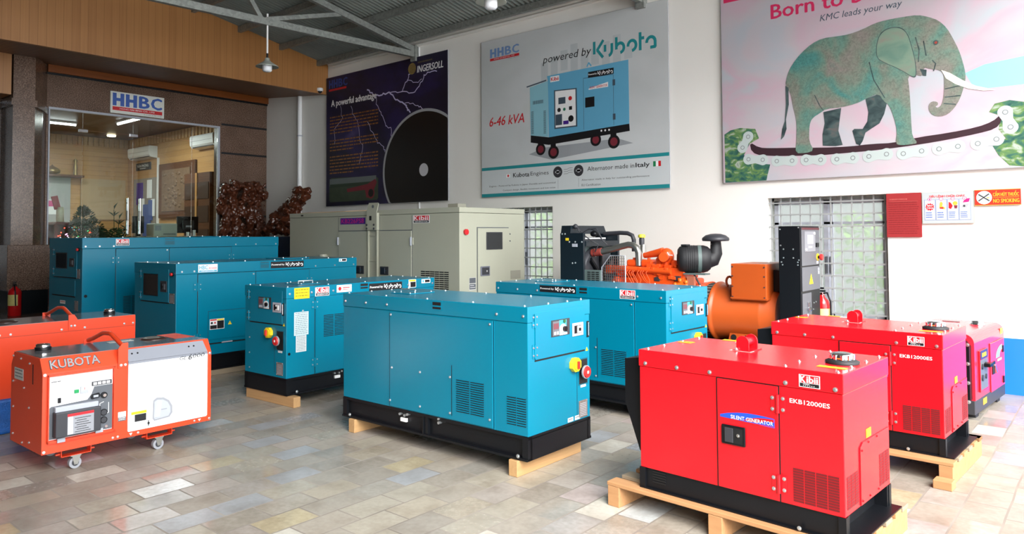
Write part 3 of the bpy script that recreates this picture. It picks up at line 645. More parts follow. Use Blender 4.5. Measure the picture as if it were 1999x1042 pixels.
def large_genset(loc, rz, L, W, zt, zm, zb, lid, label, k):
    root = empty('canopied_generator', (loc[0], loc[1], 0), rz, label, 'generator', 'teal canopied generators on the yard floor')
    S = Face((0, -.0001, 0), (1, 0, 0), (0, -1, 0)); E_ = Face((0, W, 0), (0, -1, 0), (-1, 0, 0)); T = Face((0, 0, zt), (1, 0, 0), (0, 0, 1), (0, 1, 0))
    b, l = paint_body(0, L, W, zm, zt, TEAL, lid); body = b.build('enclosure', root); l.build('roof_panel', root)
    for i, (a, c) in enumerate(k['doors']):
        m_ = MB(); S.box(m_, a + .003, c - .003, zm + k.get('sill', .01), zt - lid - .006, .0005, .007, TEAL, .002); S.box(m_, a - .003, a + .002, zm + .01, zt - lid - .002, .0003, .0018, DK); S.box(m_, c - .002, c + .003, zm + .01, zt - lid - .002, .0003, .0018, DK); S.box(m_, a, c, zt - lid - .007, zt - lid - .002, .0003, .0018, DK)
        dr = m_.build('access_door', root)
        for v in (zt - lid - .14, zm + .2): hinge(S, dr, a if i == 0 else c, v, .09, .09)
        if i: bolt(S, a - .03, zt - lid - .03, dr, .008, d=.007)
    for u in k['lb']: bolt(S, u, zt - lid + .028, root, .008, d=.004)
    for i in range(7): bolt(T, .04 + (L - .08) * i / 6, .03, root, .009)
    for i in range(1, 4): bolt(T, .03, W * i / 4, root, .009)
    tp = MB(); T.box(tp, L * .62, L * .78, W * .3, W * .7, .0005, .012, TEAL, .003); o = tp.build('radiator_cap_cover', root)
    for u in (.63, .77): bolt(Face(T.P(0, 0, .012), T.u, T.n, T.v), L * u, W * .34, o, .008)
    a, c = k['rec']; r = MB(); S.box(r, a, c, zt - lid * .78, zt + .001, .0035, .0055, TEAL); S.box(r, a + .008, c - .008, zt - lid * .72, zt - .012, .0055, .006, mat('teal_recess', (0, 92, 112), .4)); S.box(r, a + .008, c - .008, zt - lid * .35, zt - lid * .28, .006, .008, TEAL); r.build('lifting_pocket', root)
    # control end
    a0, a1, v0, v1 = k['cd']; dd = MB(); E_.box(dd, a0, a1, v0, v1, .001, .007, TEAL, .002); E_.box(dd, a0 - .004, a1 + .004, v0 - .012, v0 - .002, .0005, .0025, DK); cd = dd.build('control_door', root); Ed = Face(E_.P(0, 0, .007), E_.u, E_.n)
    u0, u1, w0, w1 = k['win']; m_ = MB(); Ed.box(m_, u0 - .01, u1 + .01, w0 - .01, w1 + .01, .0005, .003, BLK); Ed.box(m_, u0, u1, w0, w1, .003, .0045, TWIN); m_.build('control_window', cd)
    breaker(Ed, cd, *k['brk'], dark=True)
    for v in (v0 + .06, v1 - .06): hinge(E_, cd, a0, v, .1, .06)
    rating(E_, root, *k['pl'])
    m_ = MB(); E_.disc(m_, k['red'][0], k['red'][1], .022, 0, .012, BLK, 16); E_.disc(m_, k['red'][0], k['red'][1], .015, .012, .03, REDP, 16); m_.build('emergency_stop', root)
    sk = skid(root, 0, L, W, zb, zm, -1, (.33, .66))
    return root, S, E_
D = (-7.549, 3.524); rd = radians(91.72)
rD, S, E_ = large_genset(D, rd, 2.375, .934, 1.213, .22, .056, .115, 'long teal generator second from the left, with a black and white warning label low down',
    dict(doors=[(.233, .921), (.921, 1.648)], lb=(.06, .194, 1.738, 2.028, 2.325), rec=(.973, 1.096), cd=(.16, .79, .80, 1.15), win=(.24, .55, .87, 1.085), brk=(.62, .76, .91, 1.025), pl=(.80, .905, .795, .90), red=(.869, 1.101), sill=.16))
o = sticker(S, rD, .237, .456, 1.112, 1.196, PRW, 0, d=.0045, name='maker_sticker'); mb = MB(); S.text(mb, 'HBC', .25, 1.142, .095, .042, .0056, CYS, .03); S.text(mb, 'POWER', .355, 1.142, .09, .02, .0056, RPR, .02, .2); S.box(mb, .245, .45, 1.116, 1.132, .0055, .0057, CYS); S.text(mb, 'GENERATOR', .27, 1.119, .15, .010, .0062, PRW, .01); mb.build('lettering', o)
kubota_plate(S, rD, 1.115, 1.565, 1.122, 1.197, d=.0045)
o = sticker(S, rD, 2.094, 2.214, 1.168, 1.205, PRW, 0, d=.0045); mb = MB(); S.box(mb, 2.14, 2.205, 1.175, 1.2, .0055, .006, BPR); S.disc(mb, 2.115, 1.187, .01, .0055, .006, CYS, 12); mb.build('printed_mark', o)
o = sticker(S, rD, .37, .538, .49, .602, PRW, 0, d=.008, name='warning_label'); mb = MB(); S.box(mb, .375, .45, .585, .598, .009, .0095, RPR); S.box(mb, .455, .533, .583, .598, .009, .0095, YPR); S.box(mb, .455, .533, .495, .58, .009, .0095, BPR); S.box(mb, .375, .45, .495, .535, .009, .0095, BPR); S.disc(mb, .393, .56, .013, .009, .0095, BPR, 12); S.disc(mb, .43, .56, .01, .009, .0095, RPR, 12); mb.build('printed_mark', o)
triangle(S, rD, .604, .546, .045, d=.008); m_ = MB(); S.box(m_, .35, .353, .40, .69, .0075, .009, DK); S.box(m_, .35, .80, .688, .691, .0075, .009, DK); m_.build('flap_seam', rD)
m_ = MB(); S.box(m_, .01, 2.36, .345, .362, .0005, .012, TEAL, .003); S.box(m_, .2, 2.3, .33, .345, .0003, .002, DK); S.box(m_, .51, .635, .336, .35, .002, .012, LGRY); m_.build('side_rail', rD)
for x, lab in ((.2, 'flat timber under the near end of the long teal generator'), (2.1, 'flat timber under the far end of the long teal generator')): pass
o = MB().box((.02, -.03, 0), (2.36, .07, .055), GREYW, .004).build('timber_block'); o.location = (D[0], D[1], 0); o.rotation_euler = (0, 0, rd); tag(o, 'flat grey timber along the right side under the long teal generator', 'timber')
o = MB().box((.02, .84, 0), (2.36, .94, .055), GREYW, .004).build('timber_block'); o.location = (D[0], D[1], 0); o.rotation_euler = (0, 0, rd); tag(o, 'flat grey timber hidden along the left side under the long teal generator', 'timber')
E0 = (-9.273, 3.233); re_ = radians(91.45)
rE, S, E_ = large_genset(E0, re_, 2.6, .998, 1.488, .26, .06, .13, 'tallest and farthest left teal generator, standing before the glass shop front',
    dict(doors=[(.369, 1.018), (1.018, 1.87)], lb=(.032, .186, .344, 1.933, 2.239, 2.557), rec=(.954, 1.091), cd=(.155, .855, 1.02, 1.375), win=(.24, .565, 1.13, 1.30), brk=(.65, .79, 1.145, 1.245), pl=(.80, .90, .63, .748), red=(.9, 1.35)))
kibii(S, rE, .368, .523, 1.392, 1.472, d=.0045); m_ = MB(); S.disc(m_, .04, .807, .018, 0, .006, BLK, 14); m_.build('keyhole', rE)
g = MB(); slots(Face(S.P(0, 0, .0075), S.u, S.n), g, .455, .75, .50, .785, 3, 16, TEAL, .4); g.build('louvre_vent', rE)
m_ = MB(); E_.box(m_, .11, .81, .80, .985, .0005, .006, TEAL, .002); E_.box(m_, .11, .81, .785, .797, .0005, .003, DK); m_.build('cable_cover', rE)
rating(E_, rE, .85, .94, 1.01, 1.12); sticker(E_, rE, .36, .52, .695, .735, PRW, 1, RPR)
for x, lab in ((.15, 'near'), (2.4, 'far')): o = MB().box((x - .05, 0, 0), (x + .05, .99, .06), GREYW, .004).build('timber_block'); o.location = (E0[0], E0[1], 0); o.rotation_euler = (0, 0, re_); tag(o, 'grey timber under the %s end of the tallest teal generator' % lab, 'timber')
# dark blue tarpaulin bundle between the tallest generator and the big cream one is left in shade

# ---------------------------------------------------------------- red generators on pallets
def red_genset(loc, rz, label, L=1.065, W=.618):
    root = empty('canopied_generator', (loc[0], loc[1], 0), rz, label, 'generator', 'red canopied generators on pallets')
    zt, zm, zb = .868, .239, .131
    S = Face((-L, -.0001, 0), (1, 0, 0), (0, -1, 0)); E_ = Face((0, 0, 0), (0, 1, 0), (1, 0, 0)); T = Face((-L, 0, zt), (1, 0, 0), (0, 0, 1), (0, 1, 0))
    b, l = paint_body(-L, 0, W, zm, zt, RED, .09); b.build('enclosure', root); l.build('roof_panel', root)
    m_ = MB(); S.box(m_, .462, .772, .244, .774, .001, .009, RED, .003); S.box(m_, .456, .462, .24, .777, .0003, .004, DK); S.box(m_, .772, .7775, .24, .777, .0003, .002, DK); S.box(m_, .46, .775, .774, .7775, .0003, .002, DK); door = m_.build('access_door', root); Sd = Face(S.P(0, 0, .009), S.u, S.n)
    for v in (.695, .325):
        h = MB(); S.cyl_ = None
        S.box(h, .738, .766, v - .04, v + .04, .009, .012, RED, .002); S.box(h, .776, .806, v - .04, v + .04, .001, .004, RED, .002); h.cyl(S.P(.772, v - .042, .012), S.P(.772, v + .042, .012), .009, RED, 12); ho = h.build('hinge', door)
        for u, d in ((.748, .012), (.795, .004)):
            for dv in (-.026, .026): bolt(S, u, v + dv, ho, .007, d=d)
    m_ = MB(); Sd.box(m_, .488, .612, .462, .556, .0005, .012, BLK, .006); Sd.box(m_, .50, .60, .472, .546, .012, .0125, DK); Sd.box(m_, .508, .552, .474, .544, .0125, .018, CHAR, .004); la = m_.build('latch', door); bolt(Sd, .578, .513, la, .007, CHR, 'lock', d=.0125)
    # swoosh plate
    m_ = MB(); pts = [(.478, .588), (.478, .600), (.52, .612), (.57, .621), (.62, .626), (.68, .626), (.745, .622), (.755, .620), (.755, .578), (.70, .580), (.60, .585)]
    Sd.poly(m_, pts, .0004, .0012, BLUP); Sd.poly(m_, [(.60, .590), (.63, .603), (.67, .612), (.72, .6165), (.752, .617), (.752, .604), (.715, .602), (.685, .596), (.67, .590)], .0012, .0018, RED); Sd.box(m_, .50, .752, .5815, .584, .0012, .0016, RPR)
    o = m_.build('name_plate', door); t = MB(); Sd.text(t, 'SILENT GENERATOR', .535, .588, .214, .018, .0024, PRW, .012, 0); t.build('lettering', o)
    kibii(S, root, .873, .968, .789, .846, d=.0045, word=None)
    t = MB(); S.text(t, 'EKB12000ES', .826, .708, .182, .020, .0012, PRW, .03); t.build('lettering', root)
    RI = mat('dark_red_interior', (104, 8, 16), .6); g = MB(); slots(S, g, .834, 1.044, .258, .413, 4, 13, RED, .22, .08, False, Mi=RI); g.build('louvre_vent', root)
    g = MB(); slots(E_, g, .026, .172, .265, .41, 3, 12, RED, .22, .12, False, Mi=RI); g.build('louvre_vent', root)
    pn = MB(); E_.poly(pn, [(.19, .245), (.19, .505), (.225, .524), (.60, .524), (.60, .245)], .0005, .005, RED); po = pn.build('end_cover', root); Ep = Face(E_.P(0, 0, .005), E_.u, E_.n)
    g = MB(); slots(Ep, g, .445, .59, .268, .42, 3, 12, RED, .22, .12, False, Mi=RI); g.build('louvre_vent', po)
    for u, v in ((.21, .49), (.3, .512), (.42, .515), (.21, .262), (.31, .262), (.43, .262)): bolt(Ep, u, v, po, .005, RED)
    sticker(E_, root, .284, .348, .532, .572, YPR)
    for u in (.04, .233, .421, .809, 1.035): bolt(S, u, .797, root, .0085, d=.004)
    for u, v in ((.03, .04), (.03, .2), (.03, .4), (.03, .585), (L - .03, .03), (L - .03, .2), (L - .03, .4), (L - .03, .59), (L - .27, .03), (L - .27, .19), (L - .27, .39), (L - .27, .59)): bolt(T, u, v, root, .007)
    # lifting eye
    m_ = MB(); c = Vector((L - .62, .36, 0))
    for dy in (-.05, .05):
        pts = [(c.x - .035, 0), (c.x + .035, 0)] + [(c.x + .035 * cos(a), .045 + .035 * sin(a)) for a in [radians(x) for x in range(0, 181, 15)]]
        m_.prism(pts, RED, lambda a, b, t: T.P(a, t, b), c.y + dy - .004, c.y + dy + .004)
    m_.cyl(T.P(c.x, c.y - .05, .045), T.P(c.x, c.y + .05, .045), .022, RED, 16); m_.box(T.P(c.x - .05, c.y - .07, .0005), T.P(c.x + .05, c.y + .07, .006), RED); lf = m_.build('lifting_eye', root)
    for dy in (-.065, .065): bolt(Face(T.P(0, 0, .006), T.u, T.n, T.v), c.x - .03, c.y + dy, lf, .009)
    # fuel cap
    m_ = MB(); o_ = T.P(L - .10, .285, 0); m_.lathe([(.075, .0005), (.077, .012), (.06, .02)], RUB, o_, 28)
    n = 24; prof = []
    m_.lathe([(.05, .018), (.053, .03), (.05, .044), (.042, .05), (.012, .05)], CHR, o_, 24)
    for i in range(10): a = 2 * pi * i / 10; m_.cyl(o_ + Vector((.05 * cos(a), .05 * sin(a), .022)), o_ + Vector((.05 * cos(a), .05 * sin(a), .044)), .009, CHR, 8)
    m_.build('fuel_cap', root)
    T1 = Face(T.P(0, 0, 0), T.u, T.n, T.v); OY = mat('amber_print', (236, 176, 40), .5); GW = mat('silver_print', (200, 200, 196), .4)
    for a, b_, c_, d_, M, r in ((L - .16, L - .03, .115, .16, OY, 0), (.17, .26, .60, .64, OY, 0), (.27, .37, .57, .62, PRW, 2), (.38, .50, .285, .33, GW, 2), (.02, .1, .36, .42, OY, 1)): sticker(T1, root, a, b_, c_, d_, M, r)
    sk = MB(); sk.box((-L, .01, zb), (0, .05, zm), BLK); sk.box((-L, W - .05, zb), (0, W - .01, zm), BLK); sk.box((-L, .05, zb), (-.06, W - .05, zm), BLK); sk.box((-L, -.008, zb), (.05, W + .008, zb + .006), BLK); sk.box((-.03, -.002, zb), (.004, .03, zm), BLK); sk.box((-.03, W - .03, zb), (.004, W + .002, zm), BLK)
    sk.box((-L - .004, -.004, zb), (-L + .03, .03, zm), BLK)
    for i in range(5): S.box(sk, .07, .15, .168 + i * .0135, .175 + i * .0135, -.009, -.007, DK)
    so2 = sk.build('skid_base', root); bolt(S, L - .2, zb + .016, so2, .008, d=.012)
    # black exhaust duct on the far end
    d = MB(); pts = [(-.124, .80), (0, .82), (0, .30), (-.03, .31), (-.124, .56)]
    d.prism(pts, BLK, lambda a, b, t: Vector((-L + a, t, b)), .04, .52); d.build('air_outlet_hood', root)
    return root
def pallet(loc, rz, L, W, label, thick=0.0, blocks=False):
    root = empty('wooden_pallet', (loc[0], loc[1], 0), rz, label, 'pallet', 'wooden pallets under the red generators')
    z1 = .13 + thick
    for x in (.0, L / 2 - .04, L - .075): MB().box((x, .0, .0 + thick), (x + .075, W, z1 - .022), PALW, .003).build('stringer', root)
    ys_ = [0, .14, .28, .42, .56, W - .09]
    for i, y in enumerate(ys_[:int((W - .1) / .14) + 1] + [W - .09]): MB().box((-.005, y, z1 - .021), (L + .005, y + .09, z1), PALW if i % 2 == 0 else GREYW, .003).build('deck_board', root)
    return root
R = (-.966, 3.406); rr = radians(-3.7)
rR = red_genset(R, rr, 'red generator nearest the camera, front right, on a pallet')
ux, uy = cos(rr), sin(rr)
pallet((R[0] - 1.25 * ux + .05 * uy, R[1] - 1.25 * uy - .05 * ux), rr, 1.30, .76, 'pale wooden pallet under the nearest red generator')
S2 = (-.86, 5.078); rs = radians(-3.01)
rS = red_genset(S2, rs, 'second red generator, partly behind the nearest red one, on a pallet')
ux, uy = cos(rs), sin(rs)
pallet((S2[0] - 1.22 * ux + .10 * uy, S2[1] - 1.22 * uy - .10 * ux), rs, 1.28, .80, 'pale wooden pallet under the second red generator, its corner beside a small offcut', 0)
o = MB().box((.0, 0, 0), (.10, .09, .05), PALW, .004).build('timber_offcut'); o.location = (S2[0] - .02 * ux + .22 * uy, S2[1] - .02 * uy - .22 * ux, 0); o.rotation_euler = (0, 0, rs); tag(o, 'small wood offcut on the floor at the right corner of the rear pallet', 'offcut')
# ================================================================ portable orange generators
TOPM = mat('glossy_grey_top', (120, 120, 124), .12, .4, .6, .1, 4)
def portable(loc, rz, L, W, z0, zt, label, front=True, casters=True):
    zf = .0644 if casters else 0
    root = empty('portable_generator', (loc[0], loc[1], 0), rz, label, 'generator', 'orange portable generators')
    if casters: root.scale = (1.045,) * 3; root.location = (loc[0] * 1.045, loc[1] * 1.045, -.0673)
    zc = zt - .085; ch = .05
    S = Face((0, -.0001, 0), (1, 0, 0), (0, -1, 0)); E_ = Face((0, W, 0), (0, -1, 0), (-1, 0, 0)); T = Face((0, 0, zt), (1, 0, 0), (0, 0, 1), (0, 1, 0))
    cn = Vector((0, -.085, ch)).normalized(); cv = Vector((0, ch, .085)).normalized(); K = Face((0, -.0001, zc), (1, 0, 0), cn, cv); kl = math.hypot(ch, .085)
    b = MB(); prof = [(0, z0), (0, zc), (ch, zt), (W - ch, zt), (W, zc), (W, z0)] if front else [(0, z0), (0, zt), (W - .01, zt), (W, zt - .01), (W, z0)]
    b.prism(prof, ORG, lambda a, c, t: Vector((t, a, c)), 0, L); body = b.build('enclosure', root)
    m_ = MB(); y0 = ch + .006 if front else .012; m_.box((.008, y0, zt - .001), (L - .008, W - y0, zt + .003), TOPM); m_.build('top_panel', root)
    # carrying handle over the middle
    hb = MB(); u = .455 if front else .55
    if front:
        S.box(hb, u - .03, u + .03, zc - .03, zt - .06, 0, .006, ORG); hb.prism([(u - .03, zc - .03), (u + .03, zc - .03), (u + .03, zt + .045), (u - .005, zt + .045), (u - .03, zt + .01)], ORG, lambda a, c, t: Vector((a, t, c)), -.006, 0); hb.build('handle_bracket', root); hb = MB()
        hb.prism([(u - .03, zc), (u + .03, zc), (u + .03, zt + .02), (u - .03, zt + .02)], ORG, lambda a, c, t: Vector((a, t, c)), W, W + .006)
    else:
        hb.prism([(u - .033, zt - .08), (u + .033, zt - .08), (u + .033, zt + .008), (u + .01, zt + .045), (u - .033, zt + .045)], ORG, lambda a, c, t: Vector((a, t, c)), -.006, 0)
        hb.build('handle_bracket', root); hb = MB(); hb.box((u - .03, W, zt - .08), (u + .03, W + .006, zt + .03), ORG)
    hp = hb.build('handle_bracket', root)
    m_ = MB(); m_.tube([(u, -.003, zt + .03), (u, .03, zt + .035), (u, .17, zt + .085), (u, .20, zt + .09), (u, .30, zt + .085), (u, .33, zt + .078), (u, W - .08, zt + .035), (u, W + .003, zt + .015)], .014, ORG, 12); m_.build('carry_handle', root)
    for du in (-.012, .014): bolt(S, u + du, zc - .01 if front else zt - .045, root, .007, d=.006)
    # fuel cap
    c = (.13, .40) if front else (L - .10, .275)
    m_ = MB(); m_.lathe([(.045, 0), (.047, .018), (.044, .02)], BLK, (c[0], c[1], zt + .003), 24); m_.lathe([(.04, .018), (.041, .036), (.032, .041), (.001, .041)], CHR, (c[0], c[1], zt + .003), 24); m_.build('fuel_cap', root)
    cc = (.80, .33) if front else (.16, .27); m_ = MB(); m_.lathe([(.085, 0), (.085, .004), (.06, .012), (.03, .008)], mat('dark_brown_gasket', (52, 36, 32), .3), (cc[0], cc[1], zt + .003), 28); m_.build('exhaust_collar', root)
    if front:
        # labels on the top
        sticker(Face((0, 0, zt + .003), (1, 0, 0), (0, 0, 1), (0, 1, 0)), root, .90, 1.04, .22, .36, mat('orange_label', (226, 84, 64), .4)); sticker(Face((0, 0, zt + .003), (1, 0, 0), (0, 0, 1), (0, 1, 0)), root, .90, 1.04, .375, .5, mat('orange_label', (226, 84, 64), .4))
        sticker(Face((0, 0, zt + .003), (1, 0, 0), (0, 0, 1), (0, 1, 0)), root, .52, .68, .36, .42, mat('silver_print', (200, 200, 196), .4), 1, DGRY)
        t = MB(); K.text(t, 'KUBOTA', .045, kl * .2, .28, kl * .62, .0018, BPR, .05); K.text(t, 'KUBOTA', .047, kl * .23, .276, kl * .56, .003, SILT, .02); t.build('lettering', root)
        # recessed control panel
        m_ = MB(); S.box(m_, .030, .400, .272, .662, .0005, .002, ORG)
        S.box(m_, .034, .392, .28, .656, .002, .005, WHT, 0); cp = m_.build('control_panel', root); P = Face(S.P(0, 0, .005), S.u, S.n)
        m_ = MB(); 
        for a, c_, d, e in ((.026, .405, .658, .668), (.026, .405, .262, .276), (.396, .412, .262, .668), (.026, .032, .262, .668)): S.box(m_, a, c_, d, e, 0, .018, ORG)
        m_.build('panel_rim', root)
        m_ = MB(); P.poly(m_, [(.037, .284), (.037, .470), (.045, .478), (.245, .487), (.268, .515), (.285, .562), (.392, .562), (.392, .284)], 0, .002, DGRY); P.box(m_, .27, .386, .566, .592, 0, .004, CHAR)
        for i in range(4): P.box(m_, .278 + i * .026, .298 + i * .026, .571, .587, .004, .005, PRW)
        m_.build('dark_fascia', cp)
        m_ = MB(); P.box(m_, .052, .305, .296, .445, .002, .06, CHAR, .006); P.box(m_, .06, .30, .44, .474, .002, .03, LGRY, .003); bc = m_.build('battery_cover', cp)
        B_ = Face(P.P(0, 0, .06), P.u, P.n); o = sticker(B_, bc, .115, .262, .306, .43, GRY, 0, d=.0005, name='warning_label'); m_ = MB(); B_.box(m_, .115, .262, .414, .43, .0014, .0018, RPR); B_.box(m_, .118, .145, .31, .412, .0014, .0018, PRW)
        for i in range(7): B_.box(m_, .155 + (i % 2) * .01, .245 - (i % 3) * .012, .315 + i * .0135, .3185 + i * .0135, .0014, .0018, BPR)
        m_.build('printed_mark', o)
        m_ = MB(); P.box(m_, .17, .196, .538, .56, 0, .008, mat('green_lamp_bright', (20, 150, 84), .3), .002); m_.build('pilot_lamp', cp)
        m_ = MB(); P.box(m_, .205, .25, .53, .575, 0, .006, LGRY, .002); P.box(m_, .21, .245, .55, .57, .006, .007, PRW); P.box(m_, .226, .229, .552, .566, .007, .0075, RPR); m_.build('hour_meter', cp)
        m_ = MB(); P.box(m_, .08, .096, .495, .525, 0, .012, BLK, .002); m_.build('rocker_switch', cp)
        m_ = MB(); P.poly(m_, [(.262, .5), (.268, .487), (.31, .492), (.316, .505), (.31, .52), (.268, .515)], .002, .014, BLK); P.box(m_, .275, .303, .497, .51, .014, .018, LGRY); m_.build('circuit_breaker', cp)
        m_ = MB(); P.disc(m_, .34, .5, .019, .002, .012, BLK, 20); P.disc(m_, .34, .5, .01, .012, .02, CHR, 16); m_.build('key_switch', cp)
        for v in (.392, .345): m_ = MB(); P.disc(m_, .34, v, .021, .002, .01, BLK, 20); P.disc(m_, .34, v, .016, .01, .0105, CHAR, 20); m_.build('outlet', cp)
        m_ = MB(); P.disc(m_, .354, .303, .009, .002, .012, CHR, 12); m_.build('earth_terminal', cp)
        m_ = MB(); S.strokes(m_, [[(0, .2), (0, 1)], [(0, 1), (.45, 1.1)], [(1, .2), (1, 1)], [(1, .2), (.6, .1)]], .318, .37, .052, .08, .003, .0075, PRW); P.box(m_, .045, .075, .622, .626, .0, .0008, BPR); P.box(m_, .078, .096, .622, .626, .0, .0008, BPR); P.box(m_, .045, .092, .609, .6105, .0, .0008, BPR); m_.build('panel_print', cp)
        for u_, v_ in ((.097, .274), (.31, .287)): m_ = MB(); S.box(m_, u_ - .022, u_ + .022, v_ - .014, v_ + .012, .018, .026, LGRY, .002); m_.build('catch', root)
        # white side door wrapping onto the chamfer
        GRB = mat('silver_band_paint', (134, 137, 146), .4); m_ = MB(); pts = [(.492, .236), (1.015, .236), (1.022, .245), (1.022, zc), (.488, zc), (.488, .242)]; S.poly(m_, pts, .0005, .008, WHT); K.poly(m_, [(.488, 0), (1.022, 0), (1.008, kl * .88), (.488, kl * .88)], .0005, .008, GRB); S.box(m_, .488, 1.022, zc - .012, zc + .002, .0005, .0085, GRB)
        dr = m_.build('side_door', root); D_ = Face(S.P(0, 0, .008), S.u, S.n)
        t = MB(); D_.text(t, 'GL', .82, .650, .05, .026, .0012, BPR, .01, .25); D_.text(t, '6', .882, .646, .024, .036, .0012, BPR, .03, .2); D_.text(t, '000', .912, .655, .085, .026, .0012, BPR, .01, .2); t.build('lettering', dr)
        m_ = MB(); pts = [(.645, .29), (.655, .275), (.755, .283), (.776, .31), (.774, .355), (.752, .395), (.715, .42), (.67, .425), (.648, .41)]; D_.poly(m_, pts, 0, .004, GRY); pts2 = [(.653, .296), (.66, .285), (.748, .292), (.762, .315), (.76, .35), (.742, .385), (.71, .406), (.672, .41), (.655, .40)]; D_.poly(m_, pts2, .004, .0045, LGRY)
        D_.poly(m_, [(.66, .30), (.685, .30), (.70, .40), (.682, .402)], .0045, .012, WHT); D_.box(m_, .70, .735, .34, .345, .0045, .008, GRY); m_.build('door_grip', dr)
        o = sticker(D_, dr, .508, .605, .288, .358, PRW, 0, d=.0005, name='warning_label'); m_ = MB(); D_.box(m_, .508, .605, .34, .358, .0013, .0018, YPR); D_.box(m_, .53, .603, .292, .338, .0013, .0018, BPR); m_.build('printed_mark', o)
        m_ = MB(); D_.cyl_ = None; D_.disc(m_, .618, .269, .007, 0, .006, BLK, 12); D_.box(m_, .6155, .6205, .252, .286, 0, .004, CHAR); m_.build('door_key', dr)
        for u_ in (.52, .556, .90, .935): m_ = MB(); K.disc(m_, u_, kl * .55, .006, .008, .0095, BLK, 10); m_.build('vent_hole', dr)
        sticker(S, root, .43, .478, .313, .372, PRW, 0); sticker(S, root, .43, .478, .313, .338, DGRY, 2, PRW, d=.002)
        for u_ in (.012, 1.042): bolt(S, u_, .215, root, .007); bolt(S, u_, zc - .01, root, .007)
        for u_ in (.40, .43, .556, .935): bolt(S, u_, .218, root, .006)
        for u_ in (.51, .97): m_ = MB(); S.poly(m_, [(u_ - .01, .225), (u_ + .01, .225), (u_, .208)], .0005, .0015, PRW); m_.build('arrow_mark', root)
        sticker(E_, root, .065, .225, .60, .672, mat('silver_print', (200, 200, 196), .4), 3, DGRY); m_ = MB(); E_.box(m_, .385, .396, .60, .72, .0005, .002, DK); m_.build('end_slot', root)
        for u_, v_ in ((.04, .74), (.18, .735), (.33, .72), (.04, .58), (.24, .56), (.05, .42), (.33, .45), (.05, .25), (.34, .24), (.22, .22)): bolt(E_, u_, v_, root, .006)
    else:
        m_ = MB(); S.box(m_, .003, L - .003, zt - .089, zt - .086, .0003, .0015, mat('orange_shadow_gap', (150, 44, 22), .5)); m_.build('panel_seam', root)
        for u_ in (.04, .113, .469, .642, .957, 1.03): bolt(S, u_, zt - .068, root, .007)
        for v_ in (.3, .5, .7): bolt(S, .02, v_, root, .006)
    if casters:
        for cu in (.205, .715):
            for cy in (.07, W - .07):
                m_ = MB(); zb = z0 - .05
                m_.box((cu - .085, cy - .03, zb), (cu + .085, cy + .03, zb + .004), ORG); m_.box((cu - .085, cy - .03, zb), (cu - .081, cy + .03, z0), ORG); m_.box((cu + .081, cy - .03, zb), (cu + .085, cy + .03, z0), ORG)
                m_.cyl((cu - .11, cy - .01, zb + .018), (cu - .085, cy - .01, zb + .018), .006, ORG, 8); m_.cyl((cu + .085, cy - .01, zb + .018), (cu + .11, cy - .01, zb + .018), .006, ORG, 8); br = m_.build('caster_bracket', root)
                m_ = MB(); m_.box((cu - .03, cy - .028, zb - .008), (cu + .03, cy + .028, zb), STEEL)
                for s_ in (-1, 1): m_.prism([(cu - .02, zb - .008), (cu + .028, zb - .008), (cu + .012, zf + .025), (cu - .008, zf + .025)], STEEL, lambda a, c_, t: Vector((a, t, c_)), cy + s_ * .019, cy + s_ * .022)
                m_.build('caster_fork', br)
                m_ = MB(); zw = zf + .035; m_.cyl((cu, cy - .015, zw), (cu, cy + .015, zw), .035, GRY, 24, smooth=False); m_.cyl((cu, cy - .017, zw), (cu, cy + .017, zw), .02, CHAR, 16); m_.cyl((cu, cy - .024, zw), (cu, cy + .024, zw), .006, STEEL, 8); m_.build('caster_wheel', br)
    return root
portable((-4.944, 1.518), radians(90.95), 1.053, .548, .2, .766, 'orange portable generator on casters, front left, with white door and control panel')
portable((-6.572, 1.684), radians(92.03), 1.05, .55, .262, .816, 'plain orange portable generator at the left edge, behind the wheeled one', False, False)
# the blue wrapped pallet it stands on
m_ = MB(); BLT = mat('blue_tarpaulin', (28, 92, 170), .45, bump=.5, var=.35, scale=14)
m_.box((0, 0, 0), (1.16, .66, .262), BLT, .02); o = m_.build('wrapped_plinth'); o.location = (-6.53, 1.62, 0); o.rotation_euler = (0, 0, radians(92)); tag(o, 'blue sheet-wrapped plinth under the plain orange generator at the left edge', 'plinth')

